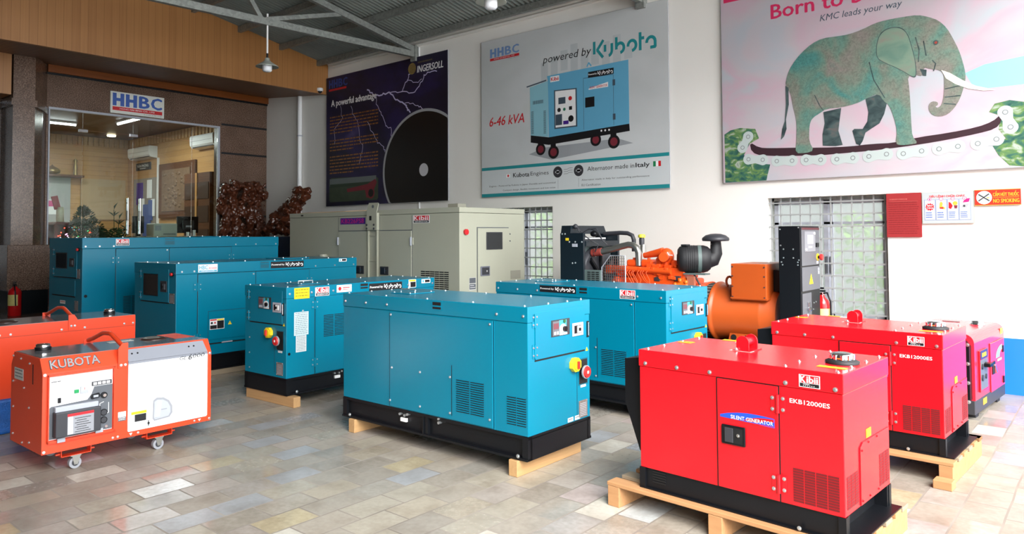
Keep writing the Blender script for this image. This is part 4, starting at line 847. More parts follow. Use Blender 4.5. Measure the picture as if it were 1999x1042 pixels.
# ================================================================ big cream generator along the wall
T0 = (-6.115, 6.268); rt0 = radians(-.19); TL, TW, TZ = 3.621, 1.231, 1.834
root = empty('canopied_generator', (T0[0], T0[1], 0), rt0, 'large cream grey generator along the wall under the dark poster, with lifting bracket', 'generator')
b = MB(); b.box((-TL, 0, .28), (0, TW, TZ - .068), CREAM, .004); S = Face((-TL, -.0001, 0), (1, 0, 0), (0, -1, 0)); E_ = Face((0, 0, 0), (0, 1, 0), (1, 0, 0))
for u in (1.225, 1.87, 2.132, 2.775): S.box(b, u - .004, u + .004, .3, TZ - .08, .0003, .0015, DGRY)
b.build('enclosure', root); m_ = MB().box((-TL - .004, -.004, TZ - .064), (.004, TW + .004, TZ), CREAM, .004); m_.build('roof_panel', root)
for i, (a, c) in enumerate(((1.235, 1.865), (2.14, 2.77))):
    m_ = MB(); S.box(m_, a, c, .32, 1.556, .001, .012, CREAM, .003); S.box(m_, a - .002, c + .002, 1.557, 1.568, .0005, .003, DGRY); dr = m_.build('side_door', root); hx = a if i == 0 else c
    for v in (1.42, .9): m_ = MB(); m_.cyl(S.P(hx, v - .055, .02), S.P(hx, v + .055, .02), .014, LGRY, 12); S.box(m_, hx - .035, hx + .035, v - .045, v + .045, .003, .014, CREAM, .002); m_.build('hinge', dr)
    lx = 1.73 if i == 0 else 2.245
    m_ = MB(); S.box(m_, lx - .085, lx + .085, .975, 1.085, .012, .02, CHAR, .006); S.box(m_, lx - .065, lx + .02, .99, 1.07, .02, .03, mat('latch_blue_black', (36, 42, 54), .3), .005); S.disc(m_, lx + .03, 1.03, .012, .02, .024, CHR, 12); m_.build('latch', dr)
m_ = MB(); S.box(m_, 1.905, 1.925, .3, 1.566, 0, .03, CREAM); S.box(m_, 2.09, 2.11, .3, 1.566, 0, .03, CREAM); S.box(m_, 1.925, 2.09, .3, 1.566, 0, .006, CREAM)
for v in (1.49, 1.15, .8): S.box(m_, 1.94, 2.075, v, v + .012, .006, .02, CREAM)
m_.build('lifting_post', root)
m_ = MB(); pts = [(1.90, 1.57), (2.11, 1.57), (2.11, 1.80), (2.155, 1.925), (2.13, 1.935), (1.955, 1.935), (1.905, 1.82)]; S.poly(m_, pts, .03, .042, CREAM); S.box(m_, 2.108, 2.118, 1.57, 1.80, 0, .042, CREAM); S.disc(m_, 2.04, 1.885, .022, .042, .044, DGRY, 16); S.box(m_, 1.965, 2.01, 1.70, 1.76, .042, .044, DK); lb_ = m_.build('lifting_bracket', root)
for u, v in ((1.91, 1.64), (2.06, 1.64), (1.91, 1.59), (2.06, 1.59)): bolt(S, u, v, lb_, .012, CHAR, d=.042)
m_ = MB(); S.box(m_, 1.27, 1.835, 1.648, 1.75, .0005, .003, CREAM); S.box(m_, 1.275, 1.83, 1.655, 1.742, .003, .005, PUR); o = m_.build('model_plate', root); t = MB(); S.text(t, 'KB226FS8', 1.30, 1.668, .50, .062, .0058, MAG, .03); t.build('lettering', o)
kibii(S, root, 2.795, 3.10, 1.65, 1.748); g = MB(); slots(S, g, 2.935, 3.44, .75, 1.055, 6, 12, CREAM, .3); g.build('louvre_vent', root)
m_ = MB(); m_.cyl(S.P(.93, 1.17, 0), S.P(.93, 1.17, .06), .055, CREAM, 20); m_.cyl(S.P(.93, 1.17, .055), S.P(.93, 1.23, .055), .06, CREAM, 20); m_.build('cable_gland', root)
m_ = MB(); S.box(m_, .3, .36, 1.79, 1.81, .0045, .006, DK); m_.build('drain_slot', root)
# control end
m_ = MB(); E_.box(m_, .315, .90, .35, 1.58, .001, .012, CREAM, .003); E_.box(m_, .305, .313, .35, 1.59, .0005, .004, DGRY); E_.box(m_, .305, .908, 1.582, 1.592, .0005, .004, DGRY); E_.box(m_, .902, .908, .35, 1.59, .0005, .003, DGRY); cd = m_.build('control_door', root); Ed = Face(E_.P(0, 0, .012), E_.u, E_.n)
m_ = MB(); Ed.box(m_, .465, .77, 1.31, 1.53, .0005, .008, CHAR, .01); Ed.box(m_, .478, .757, 1.322, 1.518, .008, .009, TWIN); m_.build('control_window', cd)
m_ = MB(); Ed.box(m_, .355, .525, .985, 1.105, .0005, .01, mat('latch_grey', (110, 112, 124), .4), .005); Ed.box(m_, .375, .505, 1.0, 1.09, .01, .014, CHAR, .004); Ed.disc(m_, .46, 1.045, .012, .014, .018, CHR, 12); m_.build('latch', cd)
for v in (1.46, .7):
    m_ = MB(); E_.box(m_, .895, .925, v - .04, v + .04, .001, .008, CREAM, .002); ho = m_.build('hinge', cd)
    for du in (-.03, .03):
        for dv in (-.045, .045): bolt(E_, .908 + du, v + dv, ho, .008, DGRY)
m_ = MB(); E_.disc(m_, .108, 1.535, .045, 0, .006, CREAM, 20); E_.disc(m_, .10, 1.532, .036, .006, .03, RPR, 20); m_.build('emergency_stop', root)
o = sticker(E_, root, .165, .285, .82, .975, mat('silver_print', (200, 200, 196), .4), 0); m_ = MB(); E_.box(m_, .17, .28, .905, .97, .002, .0025, DGRY); E_.box(m_, .17, .28, .83, .895, .002, .0025, DGRY); E_.box(m_, .18, .27, .85, .855, .003, .0035, PRW); E_.box(m_, .18, .25, .875, .88, .003, .0035, PRW); m_.build('printed_mark', o)
m_ = MB(); E_.box(m_, .945, 1.145, .92, 1.03, .0005, .004, mat('weathered_plate', (150, 148, 134), .5)); m_.build('rating_plate', root)
m_ = MB(); m_.box((-.45, .25, TZ), (-.27, .40, TZ + .06), mat('weathered_plate', (150, 148, 134), .5), .006); m_.build('exhaust_flap', root)
m_ = MB(); m_.box((-TL, .02, .08), (0, TW - .02, .28), BLK); m_.box((-TL, -.01, 0), (0, .1, .09), BLK); m_.box((-TL, TW - .1, 0), (0, TW, .09), BLK); m_.build('skid_base', root)
# flattened cardboard left on its roof
m_ = MB(); CB = mat('cardboard', (204, 164, 116), .8, bump=.2); pts = [(-3.5, .10), (-3.1, .02), (-2.35, .22), (-1.9, .55), (-2.0, .78), (-2.9, .70), (-3.45, .40)]
n = len(pts); m_.prism(pts, CB, lambda a, c, t: Vector((a, c, t)), TZ + .001, TZ + .009); m_.prism([(-3.1, .15), (-2.5, .2), (-2.3, .5), (-2.95, .5)], CB, lambda a, c, t: Vector((a, c, t + .05 * (c - .15))), TZ + .01, TZ + .016)
o = m_.build('flattened_carton'); o.location = (T0[0], T0[1], 0); o.rotation_euler = (0, 0, rt0); tag(o, 'torn flattened cardboard lying on the left roof end of the cream generator', 'cardboard')

# ================================================================ small rounded red generator in the far right corner
a3 = math.atan2(7.863 - 6.797, -.848 + .936) - pi / 2
root = empty('canopied_generator', (-.936, 6.797, 0), a3, 'small round-edged red generator in the far right corner before the blue wall base', 'generator')
L3, W3, z3, zt3 = .60, 1.07, .04, .675
GL3 = Face((0, 0, 0), (0, 1, 0), (1, 0, 0)); F3 = Face((-L3, 0, 0), (1, 0, 0), (0, -1, 0)); RP = mat('pinkish_red_paint', (228, 40, 58), .2, var=.03)
b = MB(); rad = .07; prof = [(-L3, z3 + .11), (0, z3 + .11)] + [(-rad + rad * cos(radians(t)), zt3 - rad + rad * sin(radians(t))) for t in range(0, 91, 15)] + [(-L3 + rad + rad * cos(radians(t)), zt3 - rad + rad * sin(radians(t))) for t in range(90, 181, 15)]
b.prism(prof, RP, lambda a, c, t: Vector((a, t, c)), .02, W3); b.build('enclosure', root)
m_ = MB(); pr = [(-L3 + .04, z3 + .12), (-.02, z3 + .12), (-.02, zt3 - .09), (-.05, zt3 - .05), (-L3 + .08, zt3 - .05), (-L3 + .04, zt3 - .09)]; m_.prism(pr, BLK, lambda a, c, t: Vector((a, t, c)), -.05, .021)
for i in range(6): m_.cyl((-.06 - i * .08, -.052, z3 + .16), (-.06 - i * .08, -.052, zt3 - .12), .016, CHAR, 8)
ge = m_.build('radiator_guard', root)
for v in (.57, .42, .27, .12): bolt(F3, L3 - .03, v + .03, ge, .012, d=.05)
m_ = MB(); GL3.box(m_, .14, .40, .20, .53, .0005, .012, RED, .003); GL3.box(m_, .155, .385, .215, .455, .012, .013, DGRY); GL3.box(m_, .155, .385, .46, .53, .012, .016, mat('navy_print', (40, 46, 92), .5)); cp = m_.build('control_panel', root)
m_ = MB(); [GL3.box(m_, a, a + w_, .478, .51, .0165, .018, mat('amber_print', (236, 176, 40), .5)) for a, w_ in ((.19, .03), (.23, .015), (.255, .03), (.295, .012), (.315, .012))]; m_.build('lettering', cp)
for u, v, r in ((.20, .40, .022), (.30, .41, .018), (.20, .31, .025), (.31, .31, .02)): m_ = MB(); GL3.disc(m_, u, v, r, .013, .022, CHAR, 14); m_.build('outlet', cp)
m_ = MB(); GL3.box(m_, .26, .36, .39, .42, .013, .06, BLK, .005); m_.build('breaker_lever', cp)
m_ = MB(); GL3.box(m_, .52, 1.03, .14, .55, .0005, .008, RP, .004); dr = m_.build('side_door', root)
m_ = MB(); GL3.box(m_, .56, .66, .285, .39, .008, .014, BLK, .004); GL3.poly(m_, [(.58, .36), (.60, .37), (.66, .30), (.64, .29)], .014, .03, CHR); m_.build('latch', dr)
for v in (.46, .19): m_ = MB(); GL3.box(m_, .95, .985, v - .03, v + .03, .008, .016, BLK, .003); m_.build('hinge', dr)
m_ = MB(); pts = [(.70 + .24 * cos(radians(t)) * -1 + .24, .405 + .10 * sin(radians(t))) for t in range(0, 91, 15)] + [(.94 - .10 * cos(radians(t)), .405 + .055 * sin(radians(t))) for t in range(90, -1, -15)]
GL3.poly(m_, pts, .009, .010, mat('steel_blue_print', (120, 140, 176), .5)); [GL3.box(m_, a, a + .03, .372, .392, .009, .0102, mat('amber_pale_print', (240, 200, 150), .5)) for a in (.76, .80, .84, .88)]; m_.build('side_decal', root)
sticker(GL3, root, .93, 1.02, .59, .64, YEL); sticker(GL3, root, .26, .38, .08, .13, mat('amber_print', (236, 176, 40), .5))
m_ = MB(); m_.lathe([(.06, 0), (.062, .012), (.05, .016), (.05, .034), (.03, .04), (.001, .04)], CHR, (-.14, .78, zt3), 20); m_.build('fuel_cap', root)
m_ = MB(); m_.box((-.44, .86, zt3), (-.30, .90, zt3 + .004), CHAR); m_.build('lifting_slot', root)
m_ = MB(); m_.box((-L3, .0, z3), (0, W3, z3 + .11), CHAR, .004); m_.box((-L3 + .02, .1, 0), (-L3 + .1, .2, z3), RUB); m_.box((-.1, .1, 0), (-.02, .2, z3), RUB); m_.box((-L3 + .02, .85, 0), (-L3 + .1, .95, z3), RUB); m_.box((-.1, .85, 0), (-.02, .95, z3), RUB); m_.build('skid_base', root)

# ================================================================ open generator set: radiator, engine, alternator, control cabinet on one skid
root = empty('open_generator_set', (-3.6, 7.1, 0), 0, 'open orange engine and alternator on a skid with radiator and tall black control cabinet', 'generator')
def rel(m_, name, parent=None, fix=True):
    if parent is None or parent is root: off = Vector((3.6, -7.1, 0))
    else: off = Vector((3.6, -7.1, 0))
    m_.v = [v + off for v in m_.v]; return m_.build(name, parent or root, fix=fix)
m_ = MB()
for y in (6.86, 7.34): m_.box((-5.0, y - .04, .12), (-2.2, y + .04, .42), BLK); m_.box((-5.0, y - .06, .0), (-2.2, y + .06, .12), BLK)
for x in (-4.9, -3.6, -2.4): m_.box((x - .05, 6.86, .16), (x + .05, 7.34, .36), BLK)
rel(m_, 'skid_frame')
# radiator
NAVY = mat('dark_blue_black_paint', (18, 30, 38), .35)
m_ = MB(); m_.box((-4.93, 6.70, .42), (-4.61, 6.74, 1.51), NAVY, .004); m_.box((-4.93, 7.42, .42), (-4.61, 7.46, 1.51), NAVY, .004); m_.box((-4.86, 6.74, .42), (-4.78, 7.42, 1.46), CHAR)
m_.prism([(6.70, 1.50), (7.46, 1.50), (7.40, 1.595), (6.72, 1.595)], NAVY, lambda a, c, t: Vector((t, a, c)), -4.92, -4.79)
rad_ = rel(m_, 'radiator')
for x, z in ((-4.90, 1.50), (-4.86, 1.50), (-4.80, 1.41), (-4.72, 1.41), (-4.63, 1.41), (-4.76, 1.17), (-4.72, 1.175)):
    f = Face((3.6, -7.1 + 6.70, 0), (1, 0, 0), (0, -1, 0)); bolt(f, x, z, rad_, .009)
m_ = MB(); m_.box((-4.85, 6.694, 1.425), (-4.81, 6.70, 1.455), YEL); rel(m_, 'yellow_tag', rad_); m_ = MB(); m_.box((-4.76, 6.694, 1.355), (-4.69, 6.70, 1.39), LGRY); rel(m_, 'rating_plate', rad_)
m_ = MB(); m_.box((-4.78, 6.74, 1.36), (-4.60, 7.42, 1.42), NAVY); m_.box((-4.775, 6.80, 1.44), (-4.765, 7.40, 1.455), PRW); rel(m_, 'top_tank', rad_)
GG = mat('grey_green_guard', (92, 108, 106), .5)
m_ = MB(); m_.box((-4.62, 6.72, .5), (-4.40, 6.75, 1.10), GG, .004)
for r in range(6):
    for c in range(3): m_.box((-4.57 + c * .055, 6.716, .96 + r * .022), (-4.53 + c * .055, 6.7205, .97 + r * .022), DK)
for r in range(2):
    for c in range(3): m_.box((-4.57 + c * .055, 6.716, .90 + r * .022), (-4.53 + c * .055, 6.7205, .91 + r * .022), DK)
rel(m_, 'belt_guard')
m_ = MB()
gx0, gx1, gz0, gz1 = -4.42, -4.12, .8, 1.26
for i in range(13): x = gx0 + (gx1 - gx0) * i / 12; m_.box((x - .002, 6.776, gz0), (x + .002, 6.784, gz1 - (.12 * max(0, 1 - i / 4))), STEEL)
for i in range(16): z = gz0 + (gz1 - gz0) * i / 15; m_.box((gx0 + max(0, (z - 1.13) * .9), 6.775, z - .002), (gx1, 6.78, z + .002), STEEL)
m_.tube([(gx0, 6.78, gz0), (gx0, 6.78, 1.13), (gx0 + .11, 6.78, gz1), (gx1, 6.78, gz1), (gx1, 6.78, gz0)], .007, LGRY, 8); m_.box((gx0, 6.79, .8), (gx1, 7.4, .82), GG)
rel(m_, 'fan_guard')
# fan shroud and fan behind the guard
m_ = MB(); m_.lathe([(.36, 0), (.36, .10), (.33, .12)], CHAR, (-4.76, 7.08, 1.0), 28, (1, 0, 0)); m_.box((-4.78, 6.76, .62), (-4.70, 7.40, 1.36), GG)
for i in range(8): T_ = Matrix.Rotation(2 * pi * i / 8, 4, 'X'); m_.box((-.01, .05, -.03), (.01, .30, .03), BLK, 0, Matrix.Translation((-4.62, 7.08, 1.0)) @ T_ @ Matrix.Rotation(.5, 4, 'Y'))
rel(m_, 'cooling_fan')
# pipes
m_ = MB(); m_.tube([(-4.52, 6.92, 1.296), (-4.36, 6.93, 1.33), (-4.26, 6.94, 1.36), (-4.18, 6.95, 1.378), (-4.12, 6.95, 1.372), (-4.075, 6.95, 1.34), (-4.055, 6.95, 1.29), (-4.05, 6.95, 1.15)], .036, STEEL, 18); rel(m_, 'charge_air_pipe')
m_ = MB(); m_.tube([(-4.63, 6.91, 1.282), (-4.51, 6.92, 1.298)], .044, mat('red_silicone_hose', (150, 62, 54), .45), 18); m_.tube([(-4.60, 6.912, 1.285), (-4.595, 6.913, 1.286)], .047, CHR, 18); rel(m_, 'hose_coupling')
m_ = MB(); m_.tube([(-4.58, 7.08, 1.50), (-4.38, 7.10, 1.51), (-4.28, 7.10, 1.505), (-4.22, 7.10, 1.48), (-4.20, 7.10, 1.43), (-4.20, 7.1, 1.30)], .024, CHAR, 14); rel(m_, 'coolant_hose')
m_ = MB()
for pts in ([(-4.78, 6.78, 1.60), (-4.66, 6.80, 1.48), (-4.58, 6.82, 1.42), (-4.5, 6.84, 1.38), (-4.56, 6.86, 1.30)], [(-4.72, 6.76, 1.55), (-4.70, 6.78, 1.50), (-4.60, 6.80, 1.56), (-4.52, 6.82, 1.53), (-4.44, 6.84, 1.42), (-4.40, 6.86, 1.38)], [(-4.62, 6.8, 1.55), (-4.5, 6.8, 1.56), (-4.45, 6.82, 1.46)]): m_.tube(pts, .007, CHAR, 6)
m_.ball((-4.77, 6.78, 1.585), .03, CHAR, 2); m_.ball((-4.55, 6.82, 1.50), .035, BLK, 2, (1.3, 1, 1)); rel(m_, 'wiring_harness')
m_ = MB(); m_.lathe([(.028, 0), (.03, .06), (.026, .08)], CHAR, (-4.07, 7.05, 1.375), 18); m_.lathe([(.038, .08), (.04, .085), (.04, .11), (.02, .118)], mat('yellow_green_cap', (214, 208, 70), .4), (-4.07, 7.05, 1.375), 20); m_.lathe([(.035, -.09), (.03, 0)], STEEL, (-4.06, 7.06, 1.38), 14); rel(m_, 'oil_filler')
# engine block (orange)
m_ = MB(); rnd = random.Random(3)
m_.box((-4.36, 6.90, .52), (-3.46, 7.32, 1.02), ENG, .02); m_.box((-4.36, 6.96, 1.02), (-3.50, 7.26, 1.14), ENG, .02); m_.box((-4.28, 6.92, .40), (-3.6, 7.28, .52), ENG, .03)
bl = rel(m_, 'engine_block')
m_ = MB()
for i in range(4): m_.box((-4.20 + i * .18, 6.93, 1.14), (-4.06 + i * .18, 7.16, 1.215), ENG, .02)
for i in range(4): m_.cyl((-4.13 + i * .18, 6.99, 1.2), (-4.13 + i * .18, 6.99, 1.235), .018, ENG, 10)
rel(m_, 'valve_covers')
m_ = MB(); m_.tube([(-4.42, 6.88, 1.12), (-4.30, 6.87, 1.12), (-3.62, 6.87, 1.10)], .032, ENG, 12)
for i in range(5): x = -4.30 + i * .16; m_.tube([(x, 6.87, 1.11), (x + .02, 6.90, 1.06), (x + .02, 6.96, 1.04)], .024, ENG, 10); m_.box((x - .03, 6.84, 1.09), (x + .01, 6.88, 1.14), ENG, .006)
m_.box((-4.42, 6.84, 1.06), (-4.34, 6.92, 1.15), ENG, .01); rel(m_, 'intake_manifold')
m_ = MB()
for i in range(9):
    x = -4.10 + .06 * (i % 5) + rnd.uniform(-.02, .02); x2 = x + rnd.uniform(-.06, .18)
    m_.tube([(x, 6.86, 1.14), (x - .03, 6.83, 1.08), (x + .02, 6.825, 1.0), (x2, 6.83, .92), (x2 + .03, 6.86, .84)], .0045, ENG, 5)
rel(m_, 'fuel_pipes')
m_ = MB(); m_.lathe([(.045, 0), (.055, .01), (.055, .14), (.04, .17), (.03, .19)], ENG, (-4.28, 6.86, .84), 20); m_.lathe([(.045, 0), (.05, .01), (.05, .12), (.03, .14)], ENG, (-4.16, 6.86, .80), 20); rel(m_, 'filter_canisters')
m_ = MB()
m_.box((-4.06, 6.885, .88), (-3.48, 6.95, 1.14), ENG, .01)
for i in range(26):
    x = rnd.uniform(-4.05, -3.5); z = rnd.uniform(.86, 1.16); s_ = rnd.uniform(.015, .045); y = 6.86 + rnd.uniform(0, .03)
    if i % 3: m_.box((x - s_, y, z - s_ * .7), (x + s_, 6.95, z + s_ * .7), ENG if i % 5 else CHAR, .006)
    else: m_.cyl((x, y, z), (x, 6.95, z), s_ * .8, ENG, 12)
rel(m_, 'fuel_pump')
m_ = MB(); m_.ball((-3.74, 7.0, 1.25), .09, ENG, 3, (.9, .8, 1.05)); m_.tube([(-4.02, 7.02, 1.26), (-3.9, 7.0, 1.28), (-3.78, 7.0, 1.30)], .038, ENG, 14, rs=[.03, .038, .05]); m_.tube([(-3.80, 6.95, 1.12), (-3.80, 6.93, 1.22), (-3.74, 6.93, 1.28)], .03, ENG, 12); m_.cyl((-3.72, 6.94, 1.25), (-3.70, 6.85, 1.25), .05, ENG, 18); m_.tube([(-3.68, 6.9, 1.30), (-3.66, 6.9, 1.27), (-3.62, 6.9, 1.27)], .006, PRW, 6); rel(m_, 'turbocharger')
m_ = MB(); m_.lathe([(.10, 0), (.115, .02), (.115, .06), (.06, .09)], mat('bright_orange_paint', (255, 110, 30), .35), (-3.50, 6.93, .92), 14, (0, -1, .25)); 
for i in range(7): a = 2 * pi * i / 7; m_.ball((-3.50 + .08 * cos(a), 6.86, .935 + .08 * sin(a)), .025, mat('bright_orange_paint', (255, 110, 30), .35), 1)
m_.box((-3.44, 6.86, .85), (-3.36, 6.90, 1.06), mat('dull_brown_orange', (168, 100, 78), .5)); m_.box((-3.36, 6.9, .86), (-3.28, 7.0, .97), ENG, .01); rel(m_, 'coolant_pump')
# air cleaner
ax = Vector((.86, .5, 0)).normalized(); c0 = Vector((-3.56, 6.90, 1.232))
m_ = MB(); m_.lathe([(.05, -.008), (.055, .0), (.10, .0), (.128, .02), (.142, .06), (.142, .26), (.13, .30), (.105, .33)], RUB, c0, 32, ax); m_.lathe([(.144, .20), (.144, .235)], GG, c0, 32, ax)
for i in range(5): m_.lathe([(.142, .08 + i * .02), (.1455, .085 + i * .02), (.142, .09 + i * .02)], RUB, c0, 32, ax)
m_.box((c0.x + .05, c0.y - .03, 1.365), (c0.x + .12, c0.y + .05, 1.385), RUB, .006); ac = rel(m_, 'air_cleaner')
m_ = MB(); e0 = c0 + ax * .30; m_.tube([e0 + Vector((0, 0, 0)), e0 + ax * .06 + Vector((0, 0, .01)), e0 + ax * .09 + Vector((0, 0, .06)), e0 + ax * .085 + Vector((0, 0, .19))], .06, RUB, 18, rs=[.10, .085, .062, .052]); rel(m_, 'intake_elbow', ac)
e1 = e0 + ax * .085; m_ = MB(); m_.lathe([(.05, 1.40 - 0), (.055, 1.415), (.13, 1.418), (.138, 1.43), (.135, 1.45), (.10, 1.478), (.05, 1.492), (.002, 1.495)], CHAR, (e1.x, e1.y, 0), 32); m_.lathe([(.053, 1.375), (.053, 1.39)], CHR, (e1.x, e1.y, 0), 24); rel(m_, 'intake_cap', ac)
m_ = MB(); m_.box((-3.48, 6.86, 1.075), (-3.24, 6.98, 1.09), GG); m_.tube([(-3.38, 6.9, 1.08), (-3.33, 6.92, .98), (-3.30, 6.94, .92)], .01, CHAR, 8); rel(m_, 'air_cleaner_bracket')
# flywheel housing and alternator
m_ = MB(); m_.cyl((-3.46, 7.1, .70), (-3.28, 7.1, .70), .27, ENG, 36, .30); rel(m_, 'flywheel_housing')
m_ = MB(); m_.cyl((-3.28, 7.1, .70), (-3.20, 7.1, .70), .285, mat('vent_band_steel', (104, 104, 100), .5), 48)
for i in range(40): a = 2 * pi * i / 40; m_.box((-.03, .282, -.006), (.03, .288, .006), DK, 0, Matrix.Translation((-3.24, 7.1, .70)) @ Matrix.Rotation(a, 4, 'X'))
rel(m_, 'vent_screen')
m_ = MB(); m_.lathe([(.30, 0), (.302, .02), (.285, .03), (.275, .05), (.275, .50), (.27, .52), (.255, .56), (.24, .66)], ALT, (-3.20, 7.1, .70), 48, (1, 0, 0)); alt = rel(m_, 'alternator')
m_ = MB(); m_.box((-2.95, 6.82, .85), (-2.60, 7.38, 1.20), ALT, .006); m_.box((-2.955, 6.815, .86), (-2.595, 7.385, .875), ALT)
tb = rel(m_, 'terminal_box', alt); f = Face((3.6, 6.82 - 7.1, 0), (1, 0, 0), (0, -1, 0))
for z in (.88, .98, 1.08, 1.17): bolt(f, -2.62, z, tb, .006, CHAR); bolt(f, -2.935, z, tb, .006, CHAR)
m_ = MB(); m_.box((-2.60, 7.0, .93), (-2.52, 7.3, 1.14), BLK, .004); rel(m_, 'cable_box', alt)
m_ = MB(); m_.tube([(-3.05 + .035 * cos(a), 7.02, 1.01 + .05 * sin(a)) for a in [radians(x) for x in range(-60, 241, 25)]], .012, ALT, 10); rel(m_, 'lifting_eye', alt)
m_ = MB(); pts = [(-2.99, .43), (-2.73, .43), (-2.74, .52), (-2.97, .52)]; m_.prism(pts, ALT, lambda a, c, t: Vector((a, t, c)), 6.82, 6.84); m_.box((-2.99, 6.80, .42), (-2.73, 7.3, .44), ALT)
for x in (-2.93, -2.80): m_.cyl((x, 6.815, .485), (x, 6.842, .485), .028, DK, 16)
rel(m_, 'mounting_foot', alt)
# control cabinet
CG = mat('cabinet_grey', (86, 88, 94), .4)
m_ = MB(); m_.box((-2.475, 6.81, .42), (-2.275, 7.35, 1.56), BLK, .004); cab = rel(m_, 'control_cabinet'); Fx = Face((3.6 - 2.275, -7.1, 0), (0, 1, 0), (1, 0, 0)); Fy = Face((3.6, 6.81 - 7.1, 0), (1, 0, 0), (0, -1, 0))
for x, z in ((-2.46, 1.53), (-2.455, 1.38), (-2.43, 1.345), (-2.34, 1.345), (-2.43, 1.265), (-2.34, 1.265), (-2.45, 1.225), (-2.30, 1.225), (-2.44, 1.20), (-2.30, 1.20), (-2.29, 1.245), (-2.29, 1.545)): bolt(Fy, x, z, cab, .006)
m_ = MB(); Fx.box(m_, 6.83, 7.335, 1.19, 1.545, .001, .008, CG, .003); d1_ = m_.build('display_door', cab); m_ = MB(); Fx.box(m_, 6.90, 7.20, 1.32, 1.51, .008, .012, LGRY if False else mat('panel_mid_grey', (120, 122, 128), .4)); Fx.box(m_, 6.97, 7.13, 1.39, 1.475, .012, .016, LGRY, .002); Fx.box(m_, 6.985, 7.115, 1.40, 1.465, .016, .017, mat('screen_grey', (150, 156, 160), .2)); Fx.box(m_, 7.0, 7.1, 1.355, 1.37, .012, .014, LGRY); Fx.disc(m_, 7.17, 1.49, .012, .012, .02, PRW, 12); Fx.disc(m_, 6.93, 1.34, .01, .012, .02, PRW, 12); m_.build('controller', d1_)
m_ = MB(); Fx.box(m_, 6.83, 7.335, 1.525, 1.545, .008, .009, mat('maroon_band', (74, 34, 40), .4)); m_.build('header_band', d1_)
m_ = MB(); Fx.disc(m_, 7.27, 1.262, .035, .008, .014, YEL, 20); Fx.disc(m_, 7.27, 1.262, .016, .014, .035, BLK, 14); Fx.disc(m_, 7.27, 1.262, .03, .035, .055, REDP, 20); m_.build('emergency_stop', d1_)
m_ = MB(); Fx.box(m_, 7.24, 7.29, 1.20, 1.225, .008, .009, PRW); Fx.box(m_, 7.22, 7.29, 1.36, 1.40, .008, .02, BLK, .003); m_.build('key_lock', d1_)
m_ = MB(); Fx.box(m_, 6.83, 7.335, .955, 1.178, .001, .008, CG, .003); d2_ = m_.build('power_door', cab); o = triangle(Face(Fx.P(0, 0, .008), Fx.u, Fx.n), d2_, 7.07, 1.06, .11); sticker(Face(Fx.P(0, 0, .008), Fx.u, Fx.n), d2_, 7.27, 7.31, 1.10, 1.16, LGRY, 3, DGRY)
m_ = MB(); Fx.box(m_, 6.83, 7.08, .5, .935, .001, .006, CG, .003); m_.build('breaker_cover', cab); m_ = MB(); Fx.box(m_, 6.95, 7.02, .77, .80, .006, .03, CHR, .003); Fx.box(m_, 6.96, 7.0, .80, .85, .006, .02, CHR, .003); m_.build('breaker_handle', cab)
for y, z in ((7.16, .83), (7.22, .835), (7.14, .77)): bolt(Fx, y, z, cab, .006)

# ---------------------------------------------------------------- fire extinguishers
def extinguisher(loc, h, r, label):
    root = empty('fire_extinguisher', loc, 0, label, 'fire extinguisher')
    m_ = MB(); m_.lathe([(r * .9, 0), (r, .01), (r, h * .68), (r * .85, h * .76), (r * .4, h * .82), (r * .3, h * .86)], mat('extinguisher_red', (204, 24, 28), .2), n=24); m_.build('cylinder', root)
    m_ = MB(); m_.lathe([(r * .3, h * .85), (r * .34, h * .9)], CHR, n=14); m_.box((-r * .9, -.01, h * .91), (r * .5, .01, h * .94), BLK, .003); m_.box((-r * .9, -.01, h * .96), (r * .3, .01, h * .99), BLK, .003); m_.build('valve', root)
    m_ = MB(); m_.tube([(0, 0, h * .88), (r * .8, -r * .3, h * .9), (r * 1.25, -r * .3, h * .75), (r * 1.22, -r * .2, h * .3)], .009, BLK, 8); m_.build('hose', root)
    m_ = MB(); prof = [(r + .001, h * .3), (r + .001, h * .62)]; nn = 12
    vs = [((r + .001) * cos(t), (r + .001) * sin(t), z) for z in (h * .3, h * .62) for t in [radians(-100 + 110 * i / nn) for i in range(nn + 1)]]
    m_.add(vs, [(i, i + 1, nn + 2 + i, nn + 1 + i) for i in range(nn)], mat('extinguisher_label', (222, 208, 130), .5, var=.2, scale=40)); m_.build('label_band', root, fix=False)
    return root
extinguisher((-12.5, 3.46, PLAT), .50, .085, 'red fire extinguisher standing by the granite pillar at far left')
extinguisher((-2.31, 7.52, .40), .56, .07, 'red fire extinguisher partly hidden behind the black control cabinet')
m_ = MB().box((-2.42, 7.42, 0), (-2.20, 7.64, .40), CHAR, .01); o = m_.build('equipment_box'); tag(o, 'dark box under the fire extinguisher behind the control cabinet', 'box')
